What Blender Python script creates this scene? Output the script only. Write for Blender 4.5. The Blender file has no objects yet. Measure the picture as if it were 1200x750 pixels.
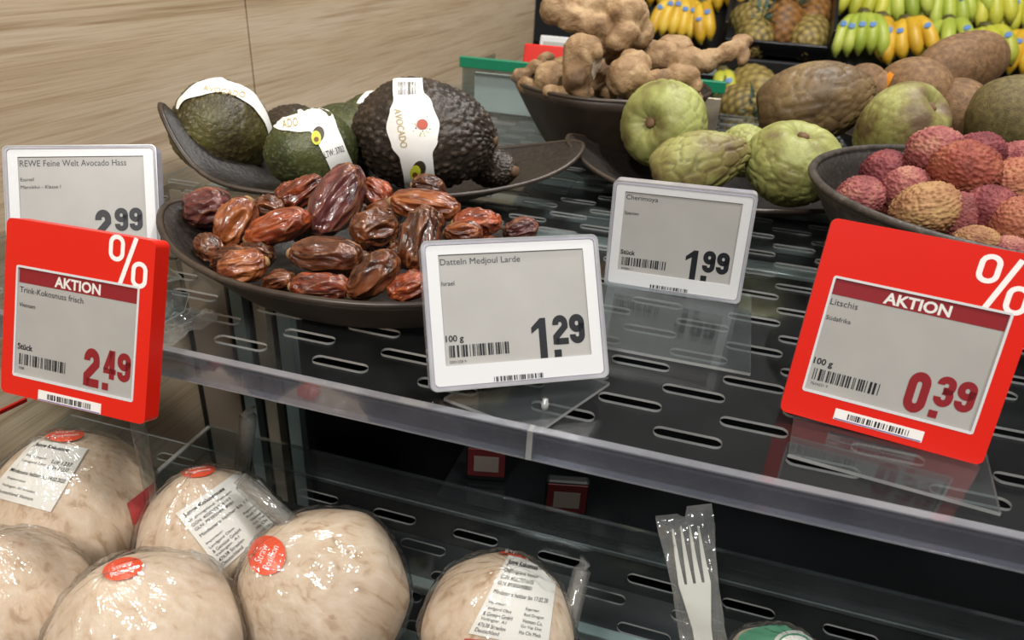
import bpy, bmesh, math, random
from mathutils import Vector, Matrix, noise
from mathutils.bvhtree import BVHTree
random.seed(7)
sc = bpy.context.scene
COL = sc.collection
# ---------------------------------------------------------------- camera
F = 850.0                                   # focal length in pixels of the 1200x750 frame
CAM = Vector((0, 0, .24))                   # metres; the top of the upper shelf is z = 0
ROT = (Matrix.Rotation(math.radians(15.1), 3, 'Z') @ Matrix.Rotation(math.radians(90-27.7), 3, 'X')
       @ Matrix.Rotation(math.radians(3.3), 3, 'Z'))
cd = bpy.data.cameras.new('camera'); cam = bpy.data.objects.new('camera', cd); COL.objects.link(cam)
cam.matrix_world = Matrix.Translation(CAM) @ ROT.to_4x4()
cd.sensor_width = 36; cd.lens = F/1200*36; cd.clip_start = .01
cd.dof.use_dof = True; cd.dof.focus_distance = .50; cd.dof.aperture_fstop = 11
sc.camera = cam
# ---------------------------------------------------------------- world, lamps, exposure
w = bpy.data.worlds.new('world'); sc.world = w; w.use_nodes = True
w.node_tree.nodes['Background'].inputs[0].default_value = (1, .97, .93, 1)
w.node_tree.nodes['Background'].inputs[1].default_value = .22
def lamp(name, loc, target, size, power, col=(1, .972, .935)):
    l = bpy.data.lights.new(name, 'AREA'); l.shape = 'DISK'; l.size = size; l.energy = power; l.color = col
    o = bpy.data.objects.new(name, l); COL.objects.link(o); o.location = loc
    o.rotation_euler = (Vector(target)-Vector(loc)).to_track_quat('-Z', 'Y').to_euler()
lamp('ceiling_spot', (-.35, -1.0, 1.6), (-.2, .5, 0), .22, 29)
lamp('ceiling_spot', (.75, -.05, 1.75), (.15, .6, 0), .22, 24)
lamp('ceiling_spot', (.1, 1.15, 1.8), (-.05, .75, 0), .3, 13)
lamp('ceiling_spot', (.35, 1.35, 1.8), (.35, 2.4, 0), .35, 26)
sc.view_settings.view_transform = 'Standard'; sc.view_settings.look = 'None'
sc.view_settings.exposure = 0.0; sc.view_settings.gamma = 1; sc.view_settings.use_curve_mapping = False
sc.cycles.transparent_max_bounces = 32; sc.cycles.max_bounces = 10

# ---------------------------------------------------------------- geometry helpers
def ray(x, y): return ROT @ Vector(((x-600)/F, (375-y)/F, -1))
def P(x, y, z): d = ray(x, y); return CAM + d*((z-CAM.z)/d.z)      # point of a height plane
def PD(x, y, dep): return CAM + ray(x, y)*dep                       # point at a distance
def PY(x, y, Y): d = ray(x, y); return CAM + d*(Y/d.y)
def new_mesh(name, v, f, smooth=True):
    m = bpy.data.meshes.new(name); m.from_pydata([tuple(p) for p in v], [], f)
    if smooth: m.shade_smooth()
    m.validate(); m.update(); return m
def obj(name, mesh, mats, parent=None, M=None):
    o = bpy.data.objects.new(name, mesh); COL.objects.link(o)
    if mats is not None and not mesh.materials:
        for m in (mats if isinstance(mats, (list, tuple)) else [mats]): mesh.materials.append(m)
    if parent: o.parent = parent
    if M is not None: o.matrix_basis = M
    return o
def tag(o, label, cat, group=None, kind=None):
    if kind: o['kind'] = kind
    if label: o['label'] = label
    if cat: o['category'] = cat
    if group: o['group'] = group
    return o
def thing(name, label, cat, M=None, group=None):
    o = bpy.data.objects.new(name, None); COL.objects.link(o); o.empty_display_size = .02
    o.matrix_basis = M if M is not None else Matrix.Identity(4)
    return tag(o, label, cat, group)
def frame(c, z, x=None):
    z = Vector(z).normalized(); x = Vector(x) if x is not None else Vector((.31, .2, .93))
    if abs(x.normalized().dot(z)) > .98: x = Vector((1, 0, 0))
    y = z.cross(x).normalized(); x = y.cross(z)
    M = Matrix((x, y, z)).transposed().to_4x4(); M.translation = Vector(c); return M
def box_mesh(name, x0, x1, y0, y1, z0, z1, bev=0, seg=2):
    bm = bmesh.new(); add_box(bm, x0, x1, y0, y1, z0, z1)
    if bev: bmesh.ops.bevel(bm, geom=list(bm.edges), offset=bev, segments=seg, profile=.5, affect='EDGES')
    m = bpy.data.meshes.new(name); bm.to_mesh(m); bm.free()
    return m
def add_box(bm, x0, x1, y0, y1, z0, z1):
    vs = [bm.verts.new(p) for p in ((x0,y0,z0),(x1,y0,z0),(x1,y1,z0),(x0,y1,z0),(x0,y0,z1),(x1,y0,z1),(x1,y1,z1),(x0,y1,z1))]
    for f in ((0,3,2,1),(4,5,6,7),(0,1,5,4),(1,2,6,5),(2,3,7,6),(3,0,4,7)): bm.faces.new([vs[i] for i in f])
def boxes_mesh(name, L):
    bm = bmesh.new()
    for b in L: add_box(bm, *b)
    m = bpy.data.meshes.new(name); bm.to_mesh(m); bm.free(); return m
def rrect(w, h, r, cx=0, cy=0, n=6):
    pts = []
    for sx, sy, a0 in ((1,1,0),(-1,1,90),(-1,-1,180),(1,-1,270)):
        for k in range(n+1):
            a = math.radians(a0+90*k/n); pts.append((cx+sx*(w/2-r)+r*math.cos(a), cy+sy*(h/2-r)+r*math.sin(a)))
    return pts
def plate2d(name, loops, z0, z1, side_mat=False):
    """a flat plate with holes: loops[0] is the outline, the others are holes"""
    c = bpy.data.curves.new(name, 'CURVE'); c.dimensions = '2D'; c.fill_mode = 'BOTH'; c.extrude = (z1-z0)/2
    for L in loops:
        s = c.splines.new('POLY'); s.points.add(len(L)-1); s.use_cyclic_u = True
        for p, q in zip(s.points, L): p.co = (q[0], q[1], 0, 1)
    o = bpy.data.objects.new(name, c); m = bpy.data.meshes.new_from_object(o)
    bpy.data.objects.remove(o); bpy.data.curves.remove(c)
    m.name = name; m.materials.clear()
    for v in m.vertices: v.co.z += (z0+z1)/2
    if side_mat:
        m.update()
        for p in m.polygons: p.material_index = 0 if abs(p.normal.z) > .7 else 1
    for p in m.polygons: p.use_smooth = False
    return m
def ring_mesh(name, outer, inner, z0, z1): return plate2d(name, [outer, inner], z0, z1)
def sphere_fn(nu, nv, fn):
    """closed latitude/longitude mesh, fn(dir, t, phi) -> point; pole axis is z"""
    v = [fn(Vector((0,0,1)), 1, 0)]; f = []
    for i in range(1, nv):
        th = math.pi*i/nv; st, ct = math.sin(th), math.cos(th)
        for j in range(nu):
            ph = 2*math.pi*j/nu; v.append(fn(Vector((st*math.cos(ph), st*math.sin(ph), ct)), ct, ph))
    v.append(fn(Vector((0,0,-1)), -1, 0)); e = len(v)-1
    for j in range(nu):
        k = (j+1) % nu
        f.append((0, 1+j, 1+k)); f.append((e, e-nu+k, e-nu+j))
        for i in range(nv-2):
            a = 1+i*nu; f.append((a+j, a+nu+j, a+nu+k, a+k))
    return v, f
def tube(path, rad, n=10, cap=True):
    """tapered tube along a list of points"""
    v = []; f = []; N = len(path); prev = None
    for i, p in enumerate(path):
        p = Vector(p); d = (Vector(path[min(i+1, N-1)])-Vector(path[max(i-1, 0)])).normalized()
        x = prev - d*prev.dot(d) if prev is not None else d.orthogonal()
        x.normalize(); prev = x; y = d.cross(x)
        r = rad[i] if isinstance(rad, (list, tuple)) else rad
        for k in range(n): a = 2*math.pi*k/n; v.append(p + x*(r*math.cos(a)) + y*(r*math.sin(a)))
    for i in range(N-1):
        for k in range(n): k2 = (k+1) % n; f.append((i*n+k, i*n+k2, (i+1)*n+k2, (i+1)*n+k))
    if cap: f.append(tuple(range(n-1, -1, -1))); f.append(tuple((N-1)*n+k for k in range(n)))
    return v, f
def set_attr(mesh, name, vals):
    a = mesh.attributes.new(name, 'FLOAT', 'POINT'); a.data.foreach_set('value', vals)
_tc = {}
def text_geo(s, bold=0.0):
    k = (s, bold)
    if k not in _tc:
        c = bpy.data.curves.new('t', 'FONT'); c.body = s; c.size = 1; c.offset = bold; c.resolution_u = 3
        o = bpy.data.objects.new('t', c); m = bpy.data.meshes.new_from_object(o)
        _tc[k] = ([tuple(v.co) for v in m.vertices], [tuple(p.vertices) for p in m.polygons])
        bpy.data.objects.remove(o); bpy.data.curves.remove(c); bpy.data.meshes.remove(m)
    return _tc[k]
def text_fit(s, x0, x1, y0, y1, bold=0.0):
    v, f = text_geo(s, bold)
    a, b = min(p[0] for p in v), max(p[0] for p in v); c, d = min(p[1] for p in v), max(p[1] for p in v)
    return [(x0+(p[0]-a)/(b-a)*(x1-x0), y0+(p[1]-c)/(d-c)*(y1-y0)) for p in v], f
def text_line(s, x, y, size, bold=0.0, xs=1.0):
    v, f = text_geo(s, bold)
    a = min(p[0] for p in v); return [(x+(p[0]-a)*size*xs, y+p[1]*size) for p in v], f
def stroke(path, w, closed=False):
    n = len(path); V = []; Fc = []
    for i, p in enumerate(path):
        p = Vector(p); a_ = Vector(path[i-1]) if (closed or i) else None; b_ = Vector(path[(i+1) % n]) if (closed or i < n-1) else None
        d1 = (p-a_).normalized() if a_ is not None else None; d2 = (b_-p).normalized() if b_ is not None else None
        d = ((d1 or d2)+(d2 or d1)).normalized(); nr = Vector((-d.y, d.x)); m_ = 1/max(.5, nr.dot(Vector((-(d2 or d1).y, (d2 or d1).x))))
        V += [tuple(p+nr*w/2*m_), tuple(p-nr*w/2*m_)]
    for i in range(n if closed else n-1): j = (i+1) % n; Fc.append((2*i, 2*i+1, 2*j+1, 2*j))
    return V, Fc
def arc(cx, cy, rx, ry, a0, a1, n=8): return [(cx+rx*math.cos(math.radians(a0+(a1-a0)*k/n)), cy+ry*math.sin(math.radians(a0+(a1-a0)*k/n))) for k in range(n+1)]
def digit(ch):
    """bold condensed figure in a 10 x 17 box"""
    s = 3.9; a = s/2; b = 10-a; t = 17-a
    if ch == '0': return stroke(rrect(10-s, 17-s, 3.0, 5, 8.5), s, True)
    if ch == '1': return [(4.6, 0), (8.6, 0), (8.6, 17), (5.6, 17), (0.6, 13.2), (0.6, 10.6), (4.6, 12.9)], [(0, 1, 2, 3, 6), (3, 4, 5, 6)]
    if ch == '2': return merge([stroke([(a, 11.4)]+arc(5, 12, b-5, t-12, 180, 0, 10)+[(b, 10.3)]+[(a, 4.6), (a, .2)], s), stroke([(a, a*.95), (10, a*.95)], s*.95)])
    if ch == '3': return merge([stroke([(a, 12)]+arc(5, 12.4, b-5, t-12.4, 180, 0, 10)+[(b, 11), (7.4, 9.2), (4, 8.8)], s), stroke([(4, 8.8), (7.4, 8.3), (b, 6.4)]+arc(5, 4.8, b-5, 4.8-a, 0, -180, 10)+[(a, 5.2)], s)])
    if ch == '4': return merge([stroke([(6.9, 17), (6.9, 0)], s), stroke([(6.2, 16.6), (1.9, 5.2)], s*.85), stroke([(.5, 4.6), (10, 4.6)], s*.8)])
    if ch == '9': return merge([stroke(rrect(10-s, 9.3-s+1.2, 3.0, 5, t-(9.3-s+1.2)/2), s, True), stroke([(b, 12), (b, 5)]+arc(5, 4.8, b-5, 4.8-a, 0, -180, 10)+[(a, 5.4)], s)])
def digits_fit(sx, x0, x1, y0, y1):
    n = len(sx); g = .9; w_ = (x1-x0-g*(n-1))/n; L = []
    for i, ch in enumerate(sx):
        v, f = digit(ch); o = x0+i*(w_+g); L.append(([(o+p[0]/10*w_, y0+p[1]/17*(y1-y0)) for p in v], f))
    return merge(L)
def percent(x0, x1, y0, y1):
    def T(g): return [(x0+p[0]/20*(x1-x0), y0+p[1]/22*(y1-y0)) for p in g[0]], g[1]
    return merge([T(stroke(rrect(6.0, 10, 2.9, 4.0, 16.2), 2.0, True)), T(stroke(rrect(6.0, 10, 2.9, 16.0, 5.8), 2.0, True)), T(stroke([(13.6, 22), (6.4, 0)], 2.1))])
def merge(parts):
    V = []; Fc = []
    for v, f in parts:
        n = len(V); V += v; Fc += [tuple(i+n for i in q) for q in f]
    return V, Fc
def bars(x0, x1, y0, y1, n, seed):
    r = random.Random(seed); ws = [r.choice((1, 1, 2, 3)) for _ in range(2*n)]; t = sum(ws); x = x0; V = []; Fc = []
    for i, q in enumerate(ws):
        dx = (x1-x0)*q/t
        if i % 2 == 0:
            k = len(V); V += [(x, y0), (x+dx, y0), (x+dx, y1), (x, y1)]; Fc.append((k, k+1, k+2, k+3))
        x += dx
    return V, Fc
def flat(name, geo, z, mat, parent, sc_=.001):
    v, f = geo
    return obj(name, new_mesh(name, [(p[0]*sc_, p[1]*sc_, z) for p in v], f, False), mat, parent)
def smooth01(a, b, x): t = min(1, max(0, (x-a)/(b-a))); return t*t*(3-2*t)

# ---------------------------------------------------------------- materials
def lin(c):
    if isinstance(c, str): c = [int(c[i:i+2], 16)/255 for i in (1, 3, 5)]
    return tuple((x/12.92 if x <= .04045 else ((x+.055)/1.055)**2.4) for x in c)+(1,)
def M(name, cols, scale=8, rough=.5, detail=4, stretch=(1,1,1), bump=None, bump2=None, metal=0, spec=.5, coat=0, sss=0, ssscol=None, attr=None, rnd=0, coord='Object', ntype='noise', distort=0, roughvar=0):
    m = bpy.data.materials.new(name); m.use_nodes = True; nt = m.node_tree; N = nt.nodes; L = nt.links
    b = N['Principled BSDF']; b.inputs['Roughness'].default_value = rough; b.inputs['Metallic'].default_value = metal
    b.inputs['Specular IOR Level'].default_value = spec; b.inputs['Coat Weight'].default_value = coat; b.inputs['Coat Roughness'].default_value = .08
    if sss:
        b.inputs['Subsurface Weight'].default_value = sss; b.inputs['Subsurface Radius'].default_value = ssscol or (1, .4, .2)
        b.inputs['Subsurface Scale'].default_value = .006
    if isinstance(cols, str): b.inputs['Base Color'].default_value = lin(cols)
    tc = N.new('ShaderNodeTexCoord'); mp = N.new('ShaderNodeMapping'); mp.inputs['Scale'].default_value = stretch
    L.new(tc.outputs[coord], mp.inputs[0]); vec = mp.outputs[0]
    if rnd:
        oi = N.new('ShaderNodeObjectInfo'); ad = N.new('ShaderNodeVectorMath'); ad.operation = 'SCALE'; ad.inputs[0].default_value = (7, 3, 5)
        L.new(oi.outputs['Random'], ad.inputs['Scale']); a2 = N.new('ShaderNodeVectorMath'); L.new(vec, a2.inputs[0]); L.new(ad.outputs[0], a2.inputs[1]); vec = a2.outputs[0]
    def nz(s, d, kind='noise'):
        if kind == 'voronoi': n = N.new('ShaderNodeTexVoronoi'); n.inputs['Scale'].default_value = s
        else: n = N.new('ShaderNodeTexNoise'); n.inputs['Scale'].default_value = s; n.inputs['Detail'].default_value = d; n.inputs['Distortion'].default_value = distort
        L.new(vec, n.inputs['Vector']); return n
    if not isinstance(cols, str):
        n = nz(scale, detail, ntype); cr = N.new('ShaderNodeValToRGB'); e = cr.color_ramp.elements
        while len(e) < len(cols): e.new(.5)
        for q, (p, c) in zip(e, cols): q.position = p; q.color = lin(c)
        fac = n.outputs[0]
        if rnd:
            mth = N.new('ShaderNodeMath'); mth.operation = 'MULTIPLY_ADD'; L.new(oi.outputs['Random'], mth.inputs[0]); mth.inputs[1].default_value = rnd; 
            s2 = N.new('ShaderNodeMath'); s2.operation = 'SUBTRACT'; L.new(fac, s2.inputs[0]); s2.inputs[1].default_value = rnd/2; L.new(s2.outputs[0], mth.inputs[2]); fac = mth.outputs[0]
        L.new(fac, cr.inputs[0]); out = cr.outputs[0]
        if attr:                                          # a coloured marking stored on the mesh (scale borders, spine tips)
            at = N.new('ShaderNodeAttribute'); at.attribute_name = attr[0]; mx = N.new('ShaderNodeMix'); mx.data_type = 'RGBA'
            L.new(at.outputs['Fac'], mx.inputs[0]); L.new(out, mx.inputs[6]); mx.inputs[7].default_value = lin(attr[1]); out = mx.outputs[2]
        L.new(out, b.inputs['Base Color'])
        if roughvar:
            mr = N.new('ShaderNodeMapRange'); mr.inputs['To Min'].default_value = max(.05, rough-roughvar); mr.inputs['To Max'].default_value = rough+roughvar; L.new(n.outputs[0], mr.inputs[0]); L.new(mr.outputs[0], b.inputs['Roughness'])
    prev = None
    for bp in (bump, bump2):
        if bp:
            n2 = nz(bp[0], bp[3] if len(bp) > 3 else 3, bp[2] if len(bp) > 2 else 'noise'); bn = N.new('ShaderNodeBump')
            bn.inputs['Strength'].default_value = bp[1]; bn.inputs['Distance'].default_value = .002
            L.new(n2.outputs[0], bn.inputs['Height'])
            if prev: L.new(prev, bn.inputs['Normal'])
            prev = bn.outputs[0]
    if prev: L.new(prev, b.inputs['Normal'])
    return m
def clear(name, tint='#e8eeee', f0=.04, rough=.03, haze=0.0, hazecol='#ffffff', bump=None, gain=.96):
    """thin clear plastic: see-through, mirror reflections rising towards grazing angles, a little haze"""
    m = bpy.data.materials.new(name); m.use_nodes = True; nt = m.node_tree; N = nt.nodes; L = nt.links
    N.remove(N['Principled BSDF']); out = N['Material Output']
    tr = N.new('ShaderNodeBsdfTransparent'); tr.inputs[0].default_value = lin(tint)
    gl = N.new('ShaderNodeBsdfGlossy'); gl.inputs['Roughness'].default_value = rough
    lw = N.new('ShaderNodeLayerWeight'); lw.inputs[0].default_value = .5
    pw = N.new('ShaderNodeMath'); pw.operation = 'POWER'; L.new(lw.outputs['Facing'], pw.inputs[0]); pw.inputs[1].default_value = 5
    ma = N.new('ShaderNodeMath'); ma.operation = 'MULTIPLY_ADD'; L.new(pw.outputs[0], ma.inputs[0]); ma.inputs[1].default_value = gain-f0; ma.inputs[2].default_value = f0
    base = tr.outputs[0]
    if haze:
        df = N.new('ShaderNodeBsdfDiffuse'); df.inputs[0].default_value = lin(hazecol); h = N.new('ShaderNodeMixShader')
        tc = N.new('ShaderNodeTexCoord'); nn = N.new('ShaderNodeTexNoise'); nn.inputs['Scale'].default_value = 30; nn.inputs['Detail'].default_value = 6; L.new(tc.outputs['Object'], nn.inputs['Vector'])
        mr = N.new('ShaderNodeMapRange'); mr.inputs['To Min'].default_value = haze*.4; mr.inputs['To Max'].default_value = haze*1.6; L.new(nn.outputs[0], mr.inputs[0]); L.new(mr.outputs[0], h.inputs[0])
        L.new(base, h.inputs[1]); L.new(df.outputs[0], h.inputs[2]); base = h.outputs[0]
    if bump:
        tc = N.new('ShaderNodeTexCoord'); nn = N.new('ShaderNodeTexNoise'); nn.inputs['Scale'].default_value = bump[0]; nn.inputs['Detail'].default_value = 3; L.new(tc.outputs['Object'], nn.inputs['Vector'])
        bn = N.new('ShaderNodeBump'); bn.inputs['Strength'].default_value = bump[1]; bn.inputs['Distance'].default_value = .003; L.new(nn.outputs[0], bn.inputs['Height']); L.new(bn.outputs[0], gl.inputs['Normal'])
    mx = N.new('ShaderNodeMixShader'); L.new(ma.outputs[0], mx.inputs[0]); L.new(base, mx.inputs[1]); L.new(gl.outputs[0], mx.inputs[2]); L.new(mx.outputs[0], out.inputs[0])
    return m
def wood_mat():
    """oak laminate: fine lengthwise grain lines, a few darker cathedral bands"""
    m = bpy.data.materials.new('oak_laminate'); m.use_nodes = True; nt = m.node_tree; N = nt.nodes; L = nt.links; b = N['Principled BSDF']; b.inputs['Roughness'].default_value = .5
    tc = N.new('ShaderNodeTexCoord')
    def layer(scl, rot, scale, detail, dist, stops):
        mp = N.new('ShaderNodeMapping'); mp.inputs['Scale'].default_value = scl; mp.inputs['Rotation'].default_value = (rot, 0, 0); L.new(tc.outputs['Object'], mp.inputs[0])
        n = N.new('ShaderNodeTexNoise'); n.inputs['Scale'].default_value = scale; n.inputs['Detail'].default_value = detail; n.inputs['Distortion'].default_value = dist; L.new(mp.outputs[0], n.inputs['Vector'])
        cr = N.new('ShaderNodeValToRGB'); e = cr.color_ramp.elements
        while len(e) < len(stops): e.new(.5)
        for q, (p, c) in zip(e, stops): q.position = p; q.color = lin(c)
        L.new(n.outputs[0], cr.inputs[0]); return cr.outputs[0], n.outputs[0]
    c1, n1 = layer((1, .35, 5), .02, 5, 6, .3, [(.3, '#bfa98c'), (.5, '#cbb699'), (.7, '#d4c1a7')])
    c2, n2 = layer((1, .5, 26), .02, 5, 4, .5, [(.30, '#b79f80'), (.46, '#ffffff')])
    c3, n3 = layer((1, 2, 90), .02, 6, 3, .2, [(.25, '#d9cbb8'), (.55, '#ffffff')])
    out = c1
    for c, f in ((c2, .55), (c3, .6)):
        mx = N.new('ShaderNodeMix'); mx.data_type = 'RGBA'; mx.blend_type = 'MULTIPLY'; mx.inputs[0].default_value = f; L.new(out, mx.inputs[6]); L.new(c, mx.inputs[7]); out = mx.outputs[2]
    L.new(out, b.inputs['Base Color'])
    bn = N.new('ShaderNodeBump'); bn.inputs['Strength'].default_value = .15; bn.inputs['Distance'].default_value = .001; L.new(n3, bn.inputs['Height']); L.new(bn.outputs[0], b.inputs['Normal'])
    return m
MT = {
 'wood': wood_mat(),
 'joint': M('joint_backing_brown', '#5b4b36', rough=.8),  # brown backing board that shows in the panel joint
 'clear': clear('clear_acrylic', '#f4f7f7', .035, .05, .008, '#c9ccd0', gain=.8),
 'clear2': clear('clear_acrylic_sheet', '#e6ecec', .05, .05, .02, '#d8dce0'),
 'lip': clear('clear_lip', '#c6c9d2', .14, .06, .07, '#d8d9e8', bump=(14, .6)),
 'lipedge': clear('lip_edge', '#d2d5da', .14, .15, .20, '#d9dae0'),
 'cut': clear('frosted_cut_edge', '#c5c8c8', .12, .25, .40, '#d9dad8'),
 'film': clear('wrapping_film', '#f4f4f2', .07, .10, .03, '#ffffff', (70, .8)),
 'bag': clear('clear_bag_film', '#e4e4e0', .10, .12, .07, '#ffffff', (60, .9)),
 'straw': clear('straw_sleeve', '#dad8d4', .10, .15, .30, '#c9c4bf'),
 'blackgloss': M('black_gloss_panel', [(.3, '#0d0d0e'), (.7, '#17181a')], scale=4, rough=.12, spec=.5),
 'dark': M('dark_metal', [(.3, '#0f1011'), (.7, '#16171a')], scale=5, rough=.3, spec=.4),
 'black': M('black_plastic', [(.3, '#0b0b0c'), (.7, '#131315')], scale=9, rough=.45, spec=.3),
 'darkbrown': M('dark_brown_panel', [(.3, '#7a6a5c'), (.7, '#857566')], scale=6, rough=.4),
 'steel': M('grey_green_steel', [(.3, '#7f8b8a'), (.7, '#95a1a0')], scale=12, rough=.35, metal=.3, stretch=(1, 8, 1)),
 'beige': M('galvanised_strip', [(.3, '#968b7c'), (.7, '#b8ab96')], scale=25, rough=.3, metal=.4),
 'floor': M('floor_tile', [(.3, '#6f6a63'), (.7, '#7d776f')], scale=5, rough=.3),
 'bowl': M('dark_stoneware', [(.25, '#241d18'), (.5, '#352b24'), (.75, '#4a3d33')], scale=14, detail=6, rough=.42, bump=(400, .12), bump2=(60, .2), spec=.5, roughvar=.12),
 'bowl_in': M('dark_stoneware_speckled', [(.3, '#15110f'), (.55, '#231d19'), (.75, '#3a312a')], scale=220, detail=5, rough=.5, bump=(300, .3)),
 'rim': M('stoneware_rim', [(.3, '#2a211b'), (.6, '#3f342b'), (.8, '#5c4d40')], scale=40, detail=6, rough=.4, bump=(70, .15)),
 'bowl_grey': M('grey_stoneware', [(.3, '#2c2723'), (.55, '#3f3833'), (.8, '#5c554f')], scale=90, detail=6, rough=.5, bump=(300, .35)),
 'housing': M('white_tag_plastic', '#cfd0d1', rough=.35),
 'cover': clear('tag_cover', '#e2e2ea', .10, .12, .42, '#e4e3ec'),
 'epaper': M('epaper_grey', [(.3, '#a19f9b'), (.7, '#a9a7a3')], scale=30, rough=.35, spec=.35),
 'ink': M('epaper_black', '#0c1018', rough=.5),
 'inkgrey': M('epaper_thin_black', '#33363b', rough=.5),
 'inkred': M('epaper_red', '#84121c', rough=.5),
 'inkwhite': M('epaper_light', '#dcdad5', rough=.5),
 'red': M('red_promo_plastic', '#d51b08', rough=.38, spec=.45),
 'whiteprint': M('white_print', '#f7e9e6', rough=.5),
 'redink': M('red_paper_print', '#c2141d', rough=.5),
 'paper': M('white_paper', [(.3, '#e8e6e1'), (.7, '#f3f2ee')], scale=20, rough=.6, bump=(60, .06)),
 'barsticker': M('bar_sticker', '#e9e5e1', rough=.5),
 'orange': M('orange_sticker', '#f04c0e', rough=.4),
 'green': M('green_plastic', '#0f7d5a', rough=.4),
 'greenlab': M('green_label', '#5aa886', rough=.5),
 'gold': M('gold_print', '#b9a36a', rough=.4),
 'avog': M('avocado_flesh_print', '#cfd23c', rough=.5),
 'avob': M('avocado_skin_print', '#3f3426', rough=.5),
 'pit': M('avocado_pit_print', '#7a4a1f', rough=.5),
 'coconut': M('young_coconut_husk', [(.3, '#b99b7e'), (.42, '#d5bca2'), (.7, '#e3d0bc')], scale=140, detail=6, stretch=(1, 1, .16), rough=.6, bump=(300, .3), sss=.06, ssscol=(1, .7, .45), distort=.5, rnd=.1),
 'blue': M('blue_sticker', '#5f83b4', rough=.5),
 'grass': M('fork_white', '#f0efeb', rough=.35),
}
# ================================================================ the setting
def struct(name, mesh, mat, label, parent=None):
    o = obj(name, mesh, mat, parent)
    if parent is None: o['kind'] = 'structure'; o['label'] = label
    return o
struct('floor', box_mesh('floor', -3, 4, -2, 5, -1.0, -.95), MT['floor'], 'grey tiled shop floor below the produce display')
WX = -.56
wl = struct('wall_left', box_mesh('wall_left', WX-.05, WX-.012, -.9, 2.13, -.95, 1.2), MT['joint'], 'oak laminate side wall left of the produce display')
for y0, y1 in ((-.9, .7965), (.7995, 2.13)):
    struct('wood_panel', box_mesh('wood_panel', WX-.012, WX, y0, y1, -.95, 1.2, .0008, 1), MT['wood'], '', wl)
# ================================================================ display cabinet below and behind
cab = thing('display_cabinet', 'black produce cabinet carrying both clear shelves', 'cabinet', Matrix.Translation((0, .6, -.95)))
def cpart(name, b, mat, bev=0):
    x0, x1, y0, y1, z0, z1 = b
    return obj(name, box_mesh(name, x0, x1, y0-.6, y1-.6, z0+.95, z1+.95, bev), mat, cab)
cpart('base', (WX+.001, 1.3, -.05, .445, -.95, -.235), MT['dark'])
cpart('well_floor', (WX+.001, 1.3, .445, .63, -.95, -.60), MT['dark'])
cpart('back_panel', (WX+.001, 1.3, .615, .63, -.60, -.012), MT['blackgloss'])
cpart('plinth', (WX+.001, 1.3, .63, 1.30, -.95, -.030), MT['dark'])
cpart('ledge', (-.20, 1.3, .50, .615, -.25, -.235), MT['blackgloss'])
for x0, x1, mt, d in ((-.548, -.497, 'darkbrown', .004), (-.485, -.470, 'steel', .012), (-.463, -.460, 'dark', .005), (-.455, -.440, 'beige', .014), (-.428, -.412, 'steel', .012)):
    cpart('upright_strip', (x0, x1, .615-d, .615, -.599, -.013), MT[mt])
for y0, y1, mt in ((.66, .685, 'steel'), (.74, .775, 'steel'), (.86, .90, 'steel')):
    cpart('under_shelf_strip', (WX+.02, 1.25, y0, y1, -.030, -.020), MT[mt], .001)  # grey strips running lengthwise under the shelf
for y0, y1 in ((.335, .345), (.385, .395)):
    cpart('under_shelf_strip', (WX+.02, 1.25, y0, y1, -.234, -.225), MT['steel'], .001)
# ---------------------------------------------------------------- clear slotted shelves
def slot(cx, cy, L=.038, wd=.0088, n=7):
    pts = []; r = wd/2; h = L/2-r
    for sx, a0 in ((1, -90), (-1, 90)):
        for k in range(n+1): a = math.radians(a0+180*k/n); pts.append((cx+sx*h+r*math.cos(a), cy+r*math.sin(a)))
    return pts
def slotted(name, x0, x1, y0, y1, z0, z1, ox, oy, parent):
    L = [[(x0, y0), (x1, y0), (x1, y1), (x0, y1)]]; k = 0; y = oy
    while y < y1-.008:
        x = ox + (.03575 if k % 2 else 0)
        while x-.0715 > x0+.022: x -= .0715
        while x < x1-.022:
            if x > x0+.022 and y > y0+.006: L.append(slot(x, y))
            x += .0715
        y += .0238; k += 1
    return obj(name, plate2d(name, L, z1-.0017, z1, True), [MT['clear'], MT['cut']], parent)
LY = .316
us = thing('upper_shelf', 'clear slotted acrylic shelf under the fruit bowls', 'shelf', Matrix.Translation((0, .6, -.004)))
def sp(name, b, mat, par, o, bev=0):
    x0, x1, y0, y1, z0, z1 = b; m = box_mesh(name, x0-o[0], x1-o[0], y0-o[1], y1-o[1], z0-o[2], z1-o[2], bev)
    return obj(name, m, mat, par)
slotted('slotted_plate', WX+.004, 1.2, LY-.6, 1.28-.6, 0, .004, -.024, .3215-.6, us)
JX = P(628, 500, 0).x
O = (0, .6, -.004)
sp('front_lip', (WX+.004, JX-.001, LY-.005, LY, -.013, .006), MT['lip'], us, O, .0008)
sp('front_lip', (JX+.001, 1.2, LY-.005, LY, -.013, .006), MT['lip'], us, O, .0008)
for x0, x1 in ((WX+.004, JX-.001), (JX+.001, 1.2)):
    sp('lip_edge', (x0, x1, LY-.0052, LY+.0002, .0054, .0063), MT['lipedge'], us, O)
    sp('lip_edge', (x0, x1, LY-.0052, LY+.0002, -.0135, -.0125), MT['lipedge'], us, O)
sp('lip_joint', (JX-.0016, JX+.0016, LY-.0056, LY+.0004, -.0132, .0062), MT['cut'], us, O)
ls = thing('lower_shelf', 'clear slotted acrylic tray under the coconuts', 'shelf', Matrix.Translation((0, .25, -.194)))
slotted('slotted_plate', WX+.004, 1.2, -.04-.25, .44-.25, 0, .004, -.276, .418-.25-.0238*18, ls)
O = (0, .25, -.194)
sp('back_upstand', (-.392, 1.2, .434, .437, -.189, -.158), MT['clear2'], ls, O)
sp('upstand_rim', (-.392, 1.2, .4338, .4372, -.159, -.1575), MT['clear2'], ls, O)
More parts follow.
